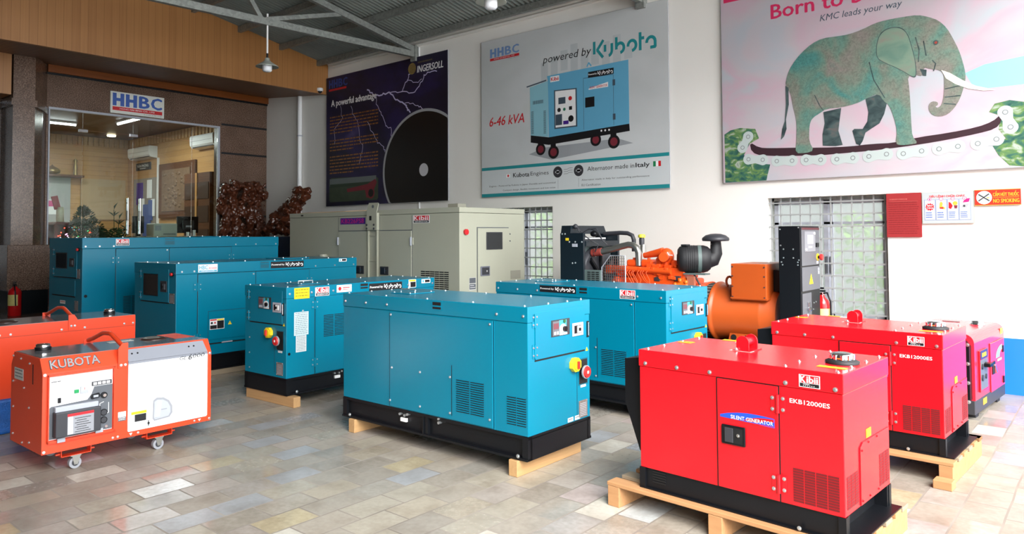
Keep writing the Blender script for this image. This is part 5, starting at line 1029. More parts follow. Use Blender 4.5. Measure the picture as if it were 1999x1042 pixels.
# ================================================================ posters, boards and signs
def soft(pts, n=1):
    "round the corners of an outline"
    for _ in range(n):
        q = []
        for i in range(len(pts)):
            a, b = pts[i], pts[(i + 1) % len(pts)]; q += [(a[0] * .75 + b[0] * .25, a[1] * .75 + b[1] * .25), (a[0] * .25 + b[0] * .75, a[1] * .25 + b[1] * .75)]
        pts = q
    return pts
SKYP = cloud_print_mat('pink_sky_print', [(.30, (176, 180, 188)), (.42, (186, 178, 184)), (.52, (192, 168, 180)), (.60, (176, 182, 188)), (.75, (196, 154, 176))], .9, (3, 0, 1), .6)
NIGHT = cloud_print_mat('storm_sky_print', [(.30, (12, 11, 26)), (.5, (22, 17, 50)), (.66, (38, 29, 80)), (.8, (90, 80, 130))], .9, (0, 0, 0), .3)
PALEP = cloud_print_mat('pale_factory_print', [(.3, (196, 200, 200)), (.6, (208, 211, 212)), (.8, (200, 202, 194))], .7, (5, 0, 2))
ELE = elephant_mat(); ROCK = cloud_print_mat('mossy_rock_print', [(.32, (22, 70, 70)), (.46, (56, 102, 84)), (.56, (98, 132, 70)), (.68, (166, 176, 166)), (.8, (52, 92, 58))], 7, (1, 0, 0), 1.2)
ELED = cloud_print_mat('elephant_shade_print', [(.3, (34, 50, 54)), (.6, (70, 88, 88)), (.8, (104, 90, 88))], 8, (0, 0, 0), 1)
TEALP = mat('teal_print', (34, 140, 146), .5, var=.02); LBL = mat('light_blue_print', (100, 172, 206), .5, var=.03); LBE = mat('pale_blue_print', (142, 196, 210), .5, var=.03); GYP = mat('grey_print', (120, 122, 126), .5); LGP = mat('silver_grey_print', (164, 166, 170), .5)
INKO = mat('bronze_ink', (150, 96, 40), .5); LTN = mat('lightning_print', (206, 200, 236), .5); DISC = mat('disc_print', (16, 17, 20), .35, var=.2, scale=2); PINKT = mat('crimson_print', (206, 40, 92), .5, var=.03); SLTE = mat('slate_print', (66, 82, 96), .5)
CHN = mat('chain_plate_print', (178, 190, 188), .5, var=.05); CHD = mat('chain_shadow_print', (52, 30, 38), .5, var=.2, scale=20); BLUT = mat('logo_blue_print', (58, 96, 178), .5, var=.02)
def hhbc(F, parent, u, v, w, h, d=.001, blue=None, ink=None, band=True):
    "logo: four bold letters over a red band"
    mb = MB(); x = u
    M_ = blue or BLUT; y0, y1 = v + h * .34, v + h
    for a, b in ((0, .225), (.255, .48)):
        F.box(mb, u + a * w, u + (a + .075) * w, y0, y1, d - .0004, d, M_); F.box(mb, u + (b - .075) * w, u + b * w, y0, y1, d - .0004, d, M_); F.box(mb, u + (a + .0752) * w, u + (b - .0752) * w, y0 + h * .25, y0 + h * .41, d - .0004, d, M_)
    for ch, a, b in (('B', .53, .725), ('C', .775, .985)): F.text(mb, ch, u + a * w, y0 + h * .03, (b - a) * w, h * .60, d, M_, .07)
    if band:
        F.box(mb, u, u + w, v + h * .10, v + h * .29, d - .0004, d, RPR); F.text(mb, 'HONG HAI BINH CO., LTD', u + w * .14, v + h * .15, w * .7, h * .09, d + .001, PRW, .02)
        F.text(mb, 'A member of HBC Group', u + w * .62, v, w * .37, h * .06, d, ink or BPR, .01)
    return mb.build('logo', parent)
def poster(x0, z0, w, h, y, M, label, th=.02, name='wall_poster', cat='poster', edge=None):
    mb = MB(); mb.box((x0, y, z0), (x0 + w, y + th, z0 + h), edge or LGP); mb.box((x0 + .004, y - .001, z0 + .004), (x0 + w - .004, y, z0 + h - .004), M); o = mb.build(name); tag(o, label, cat)
    return o, Face((x0, y - .001, z0), (1, 0, 0), (0, -1, 0))
def lines(F, mb, u0, u1, v0, v1, n, M, d, seed=1, slope=0.0, ragged=True):
    "unreadable small print as rows of word-length dashes"
    r = random.Random(seed); lh = (v1 - v0) / n
    for i in range(n):
        y = v1 - (i + .75) * lh; u = u0; e = u1 - (0 if i < n - 1 or not ragged else (u1 - u0) * .5)
        while u < e - .02:
            L = min((u1 - u0) * r.choice((.02, .03, .045, .06, .08, .10)), e - u); F.box(mb, u, u + L, y, y + lh * .36, d, d + .0005, M); u += L + (u1 - u0) * .015
# --- dark storm poster
X1, Z1 = -11.276, 2.0375
o, F = poster(X1, Z1, 3.196, 2.389, 8.035, NIGHT, 'dark blue lightning poster with a grey-rimmed black disc, leftmost on the white wall')
mb = MB(); 
for w_, pts in ((.034, [(1.184, 2.009), (1.314, 1.942), (1.417, 1.878), (1.595, 1.888), (1.794, 1.879), (1.892, 1.801), (2.037, 1.718), (2.179, 1.653), (2.25, 1.565), (2.32, 1.487)]), (.022, [(1.794, 1.879), (2.085, 1.857), (2.18, 1.956), (2.274, 2.101), (2.344, 2.17)]), (.022, [(2.085, 1.857), (2.367, 1.804), (2.55, 1.905), (2.641, 2.048), (2.731, 2.081), (2.951, 2.079)]), (.016, [(2.227, 2.029), (2.459, 1.964), (2.596, 2.007)]), (.016, [(2.179, 1.653), (2.366, 1.63), (2.55, 1.561), (2.617, 1.516)]),
    (.018, [(1.417, 1.878), (1.468, 1.69), (1.595, 1.544), (1.695, 1.337), (1.843, 1.257), (1.843, 1.031)]), (.012, [(.422, 1.815), (.48, 1.6), (.253, 1.414), (.254, 1.134)]), (.012, [(.729, 1.778), (.811, 1.598), (.946, 1.481), (.974, 1.207), (1.081, .996), (.975, .735)]), (.014, [(1.185, 1.456), (1.341, 1.24), (1.494, 1.061), (1.645, .983), (1.67, .883)])):
    r = random.Random(5); q = []
    for i in range(len(pts) - 1):
        for k in range(4): t = k / 4; q.append((pts[i][0] * (1 - t) + pts[i + 1][0] * t + r.uniform(-.018, .018), pts[i][1] * (1 - t) + pts[i + 1][1] * t + r.uniform(-.018, .018)))
    F.strokes(mb, [q + [pts[-1]]], 0, 0, 1, 1, w_ * .7, .0006, LTN)
cx, cy, rx, ry = 2.638, .52, 1.02, .995
ring = [(cx + rx * cos(radians(t)), cy + ry * sin(radians(t))) for t in range(0, 360, 4)]
def clipr(pts, r0, r1): return [(min(max(a, .004), 3.192), min(max(b, .004), 2.38)) for a, b in pts]
F.poly(mb, clipr(ring, 0, 0), .0006, .0012, LGP); F.poly(mb, clipr([(cx + (a - cx) * .955, cy + (b - cy) * .955) for a, b in ring], 0, 0), .0012, .0018, DISC); F.disc(mb, cx, cy, .105, .0018, .0024, mat('bore_print', (200, 200, 204), .5), 28)
F.disc(mb, 2.36, 2.21, .095, .0006, .0012, mat('gold_emblem_print', (150, 128, 70), .5), 24)
for i in range(6): F.box(mb, 2.30, 2.45, 2.145 + i * .024, 2.151 + i * .024, .0012, .0016, NIGHT)
F.poly(mb, [(.13, .075), (1.46, .075), (1.495, .11), (1.495, .45), (1.40, .49), (.16, .52), (.098, .46), (.098, .11)], .0006, .0012, mat('field_print', (58, 70, 52), .5, var=.3, scale=10)); F.box(mb, .11, 1.44, .36, .50, .0012, .0016, mat('pale_sky_print', (104, 112, 112), .5)); F.box(mb, .12, 1.44, .34, .40, .0016, .002, mat('tree_print', (44, 60, 44), .5))
F.poly(mb, [(.62, .30), (1.2, .36), (1.42, .44), (1.46, .38), (1.30, .12), (1.18, .12), (1.14, .26), (.64, .24)], .002, .0024, mat('machine_red_print', (122, 30, 44), .5)); F.disc(mb, 1.30, .20, .10, .0024, .0028, mat('machine_red_print', (122, 30, 44), .5)); F.disc(mb, 1.30, .20, .07, .0028, .0032, DISC)
mb.build('printed_artwork', o)
hhbc(F, o, .075, 2.10, .56, .235, .001, mat('dim_blue_print', (44, 72, 150), .5), band=False)
mb = MB(); F.box(mb, .08, .60, 2.128, 2.165, .0006, .001, RPR); F.text(mb, 'A powerful advantage', .153, 1.80, 1.29, .155, .001, PRW, .045); mb.build('heading', o); mb = MB(); F.text(mb, 'INGERSOLL', 2.485, 2.125, .605, .11, .001, PRW, .035, .12); lines(F, mb, 2.5, 2.86, 2.262, 2.33, 1, mat('dim_gold', (92, 84, 60), .5), .0006, 3, ragged=False)
mb.build('brand_lettering', o)
for a, b, n, s in ((1.34, 1.70, 6, 1), (1.02, 1.27, 4, 2), (.60, .97, 6, 3)): mb = MB(); lines(F, mb, .11, 1.49, a - .02, b - .03, n, INKO, .0006, s); mb.build('text_block', o)
# --- pale product poster
X2, Z2 = -7.385, 2.057
o, F = poster(X2, Z2, 3.14, 2.359, 8.055, PALEP, 'pale grey poster of a light blue generator with teal bands, middle of the wall')
mb = MB(); F.box(mb, .006, 3.135, .40, .445, .0004, .001, TEALP); F.box(mb, .006, 3.135, 0.004, .052, .0004, .001, TEALP); F.box(mb, .006, 3.135, .052, .40, .0004, .0007, mat('off_white_print', (206, 212, 214), .5, var=.01))
for i in range(9): F.box(mb, 1.15 + i * .17, 1.27 + i * .17, 1.50 + (i % 3) * .1, 1.86 + (i % 4) * .06, .0004, .0006, mat('faint_building_print', (190, 196, 198), .5))
F.poly(mb, [(.919, .585), (1.325, .48), (2.629, .601), (2.404, .68), (1.2, .66)], .0006, .001, mat('print_shadow', (156, 160, 164), .5))
for u, v, r_ in ((1.132, .641, .085), (1.358, .583, .092), (2.058, .693, .085), (2.34, .643, .09)): F.disc(mb, u, v, r_, .001, .0014, BPR, 24); F.disc(mb, u, v, r_ * .62, .0014, .0018, mat('maroon_wheel_print', (120, 40, 52), .5), 20); F.box(mb, u - .05, u + .04, v + r_ * .7, v + r_ * 1.5, .001, .0016, BPR)
F.poly(mb, [(.944, 1.543), (1.269, 1.593), (1.268, .804), (.956, .854)], .0018, .0022, LBE); F.poly(mb, [(1.269, 1.593), (1.253, 1.662), (2.572, 1.685), (2.576, .855), (1.278, .797)], .0018, .0022, LBL); F.poly(mb, [(.881, 1.565), (1.242, 1.615), (1.24, 1.595), (.89, 1.548)], .0022, .0026, SLTE); F.poly(mb, [(.956, .854), (1.278, .797), (2.576, .855), (2.581, .761), (1.277, .691), (.955, .751)], .0022, .0026, BPR)
F.box(mb, 1.868, 1.873, .845, 1.545, .0022, .0025, SLTE); F.box(mb, 2.34, 2.345, .858, 1.53, .0022, .0025, SLTE); F.poly(mb, [(1.872, 1.545), (2.343, 1.53), (2.343, 1.524), (1.872, 1.538)], .0022, .0025, SLTE)
F.poly(mb, [(1.375, 1.445), (1.76, 1.428), (1.765, .90), (1.378, .903)], .0022, .0025, SLTE); F.poly(mb, [(1.395, 1.429), (1.738, 1.413), (1.742, .918), (1.398, .921)], .0025, .0028, PRW)
F.box(mb, 1.45, 1.57, 1.24, 1.33, .0028, .0031, SLTE); F.disc(mb, 1.65, 1.30, .03, .0028, .0031, RPR, 14); F.disc(mb, 1.46, 1.16, .03, .0028, .0031, BPR, 14); F.disc(mb, 1.55, 1.16, .022, .0028, .0031, mat('green_print', (40, 120, 90), .5), 14); F.box(mb, 1.63, 1.68, 1.14, 1.19, .0028, .0031, BPR); F.box(mb, 1.40, 1.51, .95, 1.10, .0028, .0031, SLTE); F.disc(mb, 1.66, 1.02, .045, .0028, .0031, BPR, 16); F.box(mb, 1.53, 1.62, .95, 1.0, .0028, .0031, PUR)
F.box(mb, 1.897, 2.045, 1.14, 1.275, .0022, .0028, BPR); F.box(mb, 2.33, 2.37, 1.38, 1.46, .0025, .0028, SLTE); F.box(mb, 2.33, 2.37, .93, 1.01, .0025, .0028, SLTE)
for i in range(22):
    v = .872 + i * .015
    F.box(mb, .966, 1.01, v, v + .007, .0022, .0025, SLTE); F.box(mb, 1.188, 1.23, v - .015, v - .008, .0022, .0025, SLTE)
for i in range(9): F.box(mb, 1.0 + i * .021, 1.012 + i * .021, 1.29, 1.34, .0022, .0025, SLTE)
for i in range(3): F.disc(mb, 2.15 + i * .06, .805, .014, .0026, .003, PRW, 10)
F.strokes(mb, [[(1.93, 1.69), (1.96, 1.74), (2.0, 1.69)]], 0, 0, 1, 1, .02, .0026, LBL)
F.poly(mb, [(1.954, 1.375), (2.262, 1.375), (2.262, 1.44), (2.12, 1.42), (1.954, 1.39)], .0022, .0026, PRW); F.text(mb, 'SILENT GENERATOR', 1.97, 1.385, .28, .03, .003, RPR, .02); F.box(mb, 1.312, 1.467, 1.566, 1.645, .0022, .0026, PRW); F.text(mb, 'Kibii', 1.325, 1.58, .13, .05, .003, RPR, .05); F.box(mb, 1.947, 2.35, 1.535, 1.615, .0022, .0026, BPR); F.text(mb, 'Powered by', 1.955, 1.56, .13, .03, .003, PRW, .02); F.strokes(mb, WORDMARK, 2.10, 1.548, .235, .055, .009, .003, PRW)
for u in (1.428, 1.778): F.disc(mb, u, .302, .078, .001, .0014, CHAR, 24); F.disc(mb, u, .302, .03, .0014, .0018, LGP, 12); F.box(mb, u - .045, u + .045, .29, .314, .0014, .0018, LGP)
for i, v in enumerate((.27, .30, .33)): F.strokes(mb, [[(1.53, v), (1.59, v), (1.62, v + .015), (1.68, v + .015)]], 0, 0, 1, 1, .006, .001, GYP)
F.box(mb, 1.43, 1.433, .07, .20, .001, .0012, GYP); F.box(mb, 1.775, 1.778, .08, .20, .001, .0012, GYP)
F.box(mb, .49, .566, .275, .325, .001, .0013, PRW); F.disc(mb, .528, .30, .018, .0013, .0016, RPR, 16)
for i, M in enumerate((mat('flag_green', (30, 130, 80), .5), PRW, RPR)): F.box(mb, 2.911 + i * .0363, 2.947 + i * .0363, .281, .347, .001, .0014, M)
mb.build('printed_artwork', o)
hhbc(F, o, .182, 2.02, .567, .20, .001, mat('soft_blue_print', (116, 148, 196), .5))
mb = MB(); F.text(mb, 'powered by', 1.18, 1.815, .80, .14, .001, BPR, .008, .2); mb.build('heading', o); mb = MB(); F.text(mb, '6-46 kVA', .156, 1.055, .68, .138, .001, RPR, .02, .2); mb.build('power_rating', o); mb = MB()
F.text(mb, 'Kubota', .622, .272, .30, .062, .001, BPR, .035); F.text(mb, 'Engines', .945, .262, .325, .072, .001, CHAR, .008); mb.build('engine_caption', o); mb = MB(); F.text(mb, 'Alternator made in', 1.92, .285, .72, .058, .001, BPR, .006); F.text(mb, 'Italy', 2.66, .27, .20, .073, .001, BPR, .035); mb.build('alternator_caption', o); mb = MB()
F.text(mb, 'Engines - Powered by Kubota in Japan: Durable and economical', .158, .142, 1.23, .03, .001, BPR, .006); F.text(mb, 'Compact design, flexible movement and low noise', .424, .074, .96, .03, .001, BPR, .006); F.text(mb, 'Alternator made in Italy for outstanding performance', 1.826, .152, 1.03, .03, .001, BPR, .006); F.text(mb, 'EU Certification', 1.826, .085, .302, .03, .001, BPR, .006)
mb.build('lettering', o)
mb = MB(); F.strokes(mb, WORDMARK, 2.029, 1.775, .95, .232, .040, .001, TEALP); mb.build('wordmark', o)
# --- elephant poster
X3, Z3 = -3.557, 2.083
o, F = poster(X3, Z3, 3.30, 2.42, 8.055, SKYP, 'pink and grey poster of an elephant walking on a chain, rightmost on the wall')
mb = MB(); rL = [(.023, .568), (.10, .61), (.216, .626), (.391, .598), (.433, .487), (.323, .433), (.255, .31), (.319, .219), (.44, .20), (.555, .182), (.521, .058), (.509, .005), (.025, .005)]; F.poly(mb, rL, .0004, .0008, ROCK)
rR = [(2.625, .535), (2.671, .609), (2.787, .629), (2.895, .599), (3.1, .62), (3.29, .56), (3.29, .02), (2.98, .03), (2.88, .008), (2.772, .024), (2.688, .126), (2.646, .216), (2.749, .277), (2.694, .37), (2.719, .489)]; F.poly(mb, rR, .0004, .0008, ROCK)
F.poly(mb, [(2.44, .93), (2.60, .99), (2.904, 1.02), (3.29, 1.06), (3.29, .80), (2.898, .76), (2.52, .76)], .0002, .0004, mat('turquoise_cloud_print', (140, 186, 196), .5, var=.04))
chain = [(.323, .454), (.431, .381), (.558, .364), (.836, .348), (1.1, .325), (1.384, .313), (1.601, .323), (1.81, .315), (2.028, .352), (2.302, .372), (2.532, .403), (2.652, .444), (2.712, .499), (2.722, .437), (2.672, .372), (2.531, .341), (2.284, .305), (2.027, .278), (1.635, .253), (1.364, .249), (1.081, .243), (.472, .28), (.343, .335)]; F.poly(mb, soft(chain), .0008, .0012, CHD)
lk = [(.307, .516), (.239, .397), (.307, .258), (.471, .24), (.629, .214), (.797, .207), (.947, .204), (1.099, .195), (1.264, .19), (1.422, .192), (1.577, .196), (1.742, .207), (1.895, .2), (2.058, .214), (2.208, .222), (2.367, .234), (2.529, .247), (2.677, .275), (2.788, .378), (2.751, .52)]
for i in range(0, len(lk), 2):
    p, q = Vector(lk[i]), Vector(lk[i + 1]); t = (q - p).normalized(); nn = Vector((-t.y, t.x)); r_ = .062; pts = []
    for a in range(0, 181, 20): v = p + (-t * sin(radians(a)) + nn * cos(radians(a))) * r_; pts.append((v.x, v.y))
    c_ = (p + q) / 2 - nn * .042; pts.append((c_.x, c_.y))
    for a in range(0, 181, 20): v = q + (t * sin(radians(a)) - nn * cos(radians(a))) * r_; pts.append((v.x, v.y))
    c_ = (p + q) / 2 + nn * .042; pts.append((c_.x, c_.y)); F.poly(mb, pts, .0012, .0016, CHN)
    for c_ in (p, q): F.disc(mb, c_.x, c_.y, .024, .0016, .0019, GYP, 14); F.disc(mb, c_.x, c_.y, .017, .0019, .0022, CHN, 14)
F.poly(mb, [(1.138, .705), (1.319, .728), (1.301, .607), (1.286, .489), (1.325, .337), (1.254, .329), (1.125, .344), (1.124, .465), (1.149, .583)], .0022, .0026, ELED)
F.poly(mb, [(1.558, .793), (1.7, .833), (1.759, .729), (1.73, .618), (1.685, .527), (1.604, .478), (1.55, .444), (1.521, .359), (1.494, .317), (1.458, .336), (1.424, .476), (1.443, .494), (1.524, .485), (1.57, .558), (1.583, .654)][::1], .0022, .0026, ELED)
body = [(.737, 1.042), (.764, 1.163), (.813, 1.26), (.906, 1.369), (1.027, 1.461), (1.144, 1.501), (1.297, 1.494), (1.408, 1.493), (1.537, 1.519), (1.663, 1.563), (1.768, 1.575), (1.922, 1.576), (2.056, 1.57), (2.153, 1.529), (2.233, 1.48), (2.302, 1.393), (2.354, 1.274), (2.398, 1.157), (2.426, 1.044), (2.446, .933), (2.445, .861), (2.423, .774), (2.395, .687), (2.346, .603), (2.29, .551), (2.227, .535), (2.163, .555), (2.129, .61), (2.13, .665), (2.158, .695), (2.206, .684), (2.213, .655), (2.184, .637), (2.21, .623), (2.242, .652), (2.26, .723), (2.268, .831), (2.268, .941), (2.237, .991), (2.158, 1.013), (2.093, 1.041), (2.083, .95), (2.026, .977), (1.951, .978), (1.965, .835), (1.97, .685), (1.974, .497), (1.979, .366), (2.027, .296), (1.977, .287), (1.877, .285), (1.827, .304), (1.846, .435), (1.816, .589), (1.775, .708), (1.733, .742), (1.682, .835), (1.576, .8), (1.466, .755), (1.319, .734), (1.168, .737), (1.09, .69), (1.041, .665), (1.0, .619), (.985, .519), (.986, .396), (1.033, .301), (.944, .278), (.835, .286), (.847, .409), (.854, .552), (.852, .655), (.818, .803), (.797, .951)]
F.poly(mb, soft(body), .0026, .003, ELE)
F.poly(mb, [(2.06, 1.03), (2.12, 1.01), (2.115, .95), (2.085, .96)], .003, .0034, ELED)
ear = [(1.676, 1.338), (1.713, 1.447), (1.801, 1.488), (1.903, 1.469), (1.96, 1.392), (1.991, 1.264), (2.021, 1.109), (2.026, .958), (1.984, .968), (1.927, 1.02), (1.827, 1.092), (1.742, 1.144), (1.673, 1.203)]
F.poly(mb, soft([(1.84 + (a - 1.84) * 1.04, 1.24 + (b - 1.24) * 1.04) for a, b in ear], 2), .003, .0032, ELED); F.poly(mb, soft(ear, 2), .0032, .0036, cloud_print_mat('elephant_ear_print', [(.35, (96, 128, 114)), (.55, (118, 142, 124)), (.7, (130, 128, 118))], 4, (2, 0, 0), .5))
for pts in ([(1.60, 1.17), (1.64, .98), (1.74, .78)], [(1.05, .9), (1.10, .78), (1.14, .72)], [(2.03, 1.35), (2.06, 1.22), (2.05, 1.1)], [(2.10, 1.3), (2.12, 1.15)], [(2.18, .99), (2.20, 1.06), (2.17, 1.1)], [(2.27, .80), (2.43, .82)], [(2.27, .72), (2.40, .72)], [(2.26, .66), (2.36, .64)]): F.strokes(mb, [pts], 0, 0, 1, 1, .009, .0038, ELED)
F.poly(mb, [(2.245, .99), (2.315, .952), (2.422, .864), (2.527, .796), (2.681, .736), (2.585, .743), (2.466, .777), (2.359, .837), (2.283, .902)], .0038, .0042, mat('tusk_print', (232, 228, 216), .5)); F.disc(mb, 2.204, 1.267, .024, .0036, .004, ELED, 12); F.disc(mb, 2.206, 1.266, .013, .004, .0044, mat('eye_print', (150, 60, 50), .5), 10)
F.poly(mb, [(.741, 1.042), (.774, 1.016), (.774, .829), (.74, .667), (.745, .563), (.716, .482), (.681, .448), (.697, .567), (.726, .648), (.743, .833)], .003, .0034, ELED)
mb.build('printed_artwork', o)
mb = MB(); F.box(mb, .038, .66, 2.112, 2.20, .0005, .001, PINKT); F.text(mb, 'Born to be', .595, 1.815, 1.075, .16, .001, PINKT, .035); mb.build('heading', o); mb = MB(); F.text(mb, 'KMC leads your way', 1.115, 1.665, .79, .092, .001, SLTE, .008, .2); mb.build('lettering', o)
# --- small boards right of the window
o, F = poster(-1.832, 1.448, .315, .442, 8.07, mat('red_board', (146, 40, 42), .5, var=.06), 'plain red notice board hung beside the right window', .015, 'notice_board', 'sign', mat('red_board', (146, 40, 42), .5))
mb = MB(); DR = mat('faded_red_print', (128, 30, 34), .5); PKP = mat('faint_pink_print', (176, 80, 76), .5); lines(F, mb, .02, .295, .03, .36, 15, DR, .0006, 9, ragged=False); lines(F, mb, .03, .20, .365, .40, 1, PKP, .0006, 4, ragged=False); F.box(mb, .03, .285, .355, .358, .0006, .001, PKP); mb.build('lettering', o)
o, F = poster(-1.512, 1.578, .437, .31, 8.07, mat('board_pale', (168, 176, 178), .5, var=.02), 'white fire drill board with four numbered pictures, between two red signs', .015, 'instruction_board', 'sign', mat('cream_edge', (164, 160, 144), .5))
mb = MB(); F.text(mb, 'TIÊU LỆNH CHỮA CHÁY', .065, .252, .30, .03, .0012, RPR, .03)
CO = [RPR, mat('flame_print', (236, 170, 60), .5), RPR, GYP]
for i in range(4):
    a = .022 + i * .098; F.box(mb, a, a + .094, .035, .235, .0005, .0009, BLUT); F.box(mb, a + .002, a + .092, .037, .233, .0009, .0013, mat('board_pale2', (176, 184, 190), .5, var=.01))
    F.disc(mb, a + .047, .24, .017, .0013, .0017, MAG, 14); F.disc(mb, a + .047, .24, .013, .0017, .002, PRW, 14); F.text(mb, str(i + 1), a + .042, .23, .010, .019, .0026, MAG, .03)
    if i == 0:
        pts = [(a + .047 + (.042 if k % 2 else .030) * cos(2 * pi * k / 22), .165 + (.04 if k % 2 else .028) * sin(2 * pi * k / 22)) for k in range(22)]; F.poly(mb, pts, .0013, .0017, RPR); F.text(mb, 'BÁO', a + .026, .17, .042, .017, .0022, PRW, .03, .1); F.text(mb, 'ĐỘNG', a + .02, .145, .054, .018, .0022, PRW, .03, .1)
    elif i == 1: F.poly(mb, [(a + .03, .15), (a + .045, .145), (a + .075, .14), (a + .08, .155), (a + .055, .17), (a + .06, .20), (a + .045, .215), (a + .035, .20)], .0013, .0017, CO[1]); F.box(mb, a + .035, a + .065, .145, .16, .0017, .002, RPR)
    elif i == 2: F.poly(mb, [(a + .01, .15), (a + .03, .14), (a + .045, .17), (a + .03, .20), (a + .012, .21)], .0013, .0017, RPR); F.disc(mb, a + .065, .195, .02, .0013, .0017, CO[1], 12); F.poly(mb, [(a + .055, .175), (a + .085, .175), (a + .08, .145), (a + .06, .145)], .0013, .0017, mat('maroon_wheel_print', (120, 40, 52), .5))
    else: F.poly(mb, [(a + .03, .20), (a + .05, .235), (a + .09, .24), (a + .08, .205)], .0013, .0017, MAG); F.poly(mb, [(a + .015, .155), (a + .04, .185), (a + .085, .19), (a + .06, .15)], .0013, .0017, LGP); F.disc(mb, a + .042, .167, .01, .0017, .002, CHAR, 10)
    lines(F, mb, a + .012, a + .082, .055, .12, 3 + (i > 1), BLUT, .0013, i + 3, ragged=False)
mb.build('printed_artwork', o)
o, F = poster(-1.072, 1.742, .368, .152, 8.07, mat('sign_red', (196, 44, 26), .5, var=.02), 'red no smoking sign with a crossed-out circle and yellow letters, rightmost', .012, 'warning_sign', 'sign', mat('cream_edge', (164, 160, 144), .5))
YO = mat('sign_yellow', (226, 164, 44), .5, var=.01)
mb = MB(); F.box(mb, .002, .366, .002, .006, .0004, .001, YO); F.box(mb, .002, .366, .146, .15, .0004, .001, YO); F.disc(mb, .08, .076, .062, .0005, .001, PRW, 28); F.disc(mb, .08, .076, .056, .001, .0014, mat('board_pale', (168, 176, 178), .5), 28)
F.box(mb, .04, .10, .07, .078, .0014, .0018, PRW); F.box(mb, .10, .12, .07, .078, .0014, .0018, mat('flame_print', (236, 170, 60), .5)); F.strokes(mb, [[(.035, .045), (.12, .11)], [(.035, .108), (.122, .045)]], 0, 0, 1, 1, .008, .0022, BPR); mb.build('symbol', o)
mb = MB(); F.text(mb, 'CẤM HÚT THUỐC', .15, .085, .20, .05, .0012, YO, .03); F.text(mb, 'NO SMOKING', .152, .025, .20, .036, .0012, YO, .04); F.box(mb, .15, .352, .073, .076, .0005, .001, YO); mb.build('lettering', o)
# --- shop name sign
m_ = MB(); m_.box((BX + .001, 5.07, 3.655), (BX + .03, 5.99, 4.035), mat('sign_white', (226, 228, 220), .45, var=.02)); o = m_.build('shop_sign'); tag(o, 'white rectangular sign with blue HHBC letters above the glass front', 'sign'); hhbc(Face((BX + .03, 5.07, 3.655), (0, 1, 0), (1, 0, 0)), o, .035, .02, .85, .335, .001)
# ================================================================ lamps, pipes, camera
def pendant(x, y, label, zz=3.70):
    root = empty('pendant_lamp', (x, y, zz), 0, label, 'lamp', 'pendant lamps hung from the roof beams')
    m_ = MB(); m_.cyl((0, 0, .28), (0, 0, .83), .013, WHT, 12); m_.build('rod', root); m_ = MB(); m_.cyl((0, 0, .22), (0, 0, .285), .014, BLK, 12); m_.build('lamp_holder', root)
    m_ = MB(); m_.lathe([(.03, .22), (.035, .19), (.06, .165), (.14, .115), (.152, .10), (.148, .098), (.055, .15)], mat('lamp_enamel', (178, 182, 172), .35, .3), n=32); m_.build('lamp_shade', root)
    m_ = MB(); m_.lathe([(.052, .14), (.062, .12), (.062, .05), (.05, .035), (.002, .03)], mat('lamp_bulb', (236, 238, 242), .3), n=24); m_.build('bulb', root)
pendant(-8.86, 5.35, 'pendant lamp with white rod hanging from the left roof beam'); pendant(-4.61, 5.17, 'pendant lamp cut off by the top edge of the picture', 3.64)
def pipe(x, y, z0, z1, r, label):
    m_ = MB(); m_.cyl((x, y, z0), (x, y, z1), r, WHT, 20); o = m_.build('pipe')
    for z in (z0 + .25 * (z1 - z0), z0 + .8 * (z1 - z0)): q = MB(); q.cyl((x, y, z - .012), (x, y, z + .012), r * 1.2, LGRY, 16); q.box((x - .008, y, z - .01), (x + .008, WY, z + .01), LGRY); q.build('pipe_clip', o)
    tag(o, label, 'pipe')
pipe(-12.13, 8.03, .36, 4.2, .045, 'thick white drain pipe on the wall left of the dark poster'); pipe(-8.78, 8.068, .52, 4.59, .014, 'thin white conduit running down behind the dark poster')
root = empty('security_camera', (-11.29, 7.90, 4.19), 0, 'small white dome security camera at the lower corner of the timber fascia', 'camera')
m_ = MB(); m_.lathe([(.055, .035), (.058, .0), (.05, -.02)], WHT, n=24); m_.box((-.012, -.02, .0), (.0, .02, .03), WHT); m_.build('housing', root); m_ = MB(); m_.ball((0, 0, -.02), .042, TWIN, 2); m_.build('dome', root)
# ================================================================ office behind the glass
def simple(mb, name, label, cat, group=None, kind=None): o = mb.build(name); tag(o, label, cat, group, kind); return o
for x0, x1, z0, lab in ((-19.15, -17.95, 3.42, 'white wall air conditioner above the notice papers, farther inside the office'), (-15.88, -14.85, 3.44, 'white wall air conditioner nearer the glass, top right of the office')):
    m_ = MB(); pr = [(7.895, z0), (7.74, z0 + .02), (7.69, z0 + .08), (7.68, z0 + .26), (7.70, z0 + .29), (7.895, z0 + .29)]; m_.prism(pr, WHT, lambda a, c, t: Vector((t, a, c)), x0, x1); o = simple(m_, 'air_conditioner', lab, 'air conditioner', 'air conditioners in the office'); m_ = MB(); m_.box((x0 + .06, 7.72, z0 + .025), (x1 - .06, 7.735, z0 + .045), CHAR); m_.box((x0 + .05, 7.683, z0 + .16), (x1 - .05, 7.6875, z0 + .165), DGRY); m_.build('air_outlet', o)
m_ = MB(); m_.box((-17.9, 7.86, .4), (-17.85, 7.9, 3.42), WHT); simple(m_, 'cable_duct', 'white vertical duct below the farther air conditioner', 'duct')
m_ = MB(); m_.box((-17.75, 7.84, 1.94), (-15.95, 7.9, 3.24), DKW, .01); o = simple(m_, 'relief_picture', 'large framed carved wooden relief on the office side wall', 'picture'); m_ = MB(); m_.box((-17.55, 7.825, 2.1), (-16.15, 7.84, 3.08), RELIEF)
rnd = random.Random(8)
for i in range(70): m_.ball((rnd.uniform(-17.5, -16.2), 7.83, rnd.uniform(2.2, 3.0)), rnd.uniform(.03, .08), RELIEF, 1, (1.4, .25, .8))
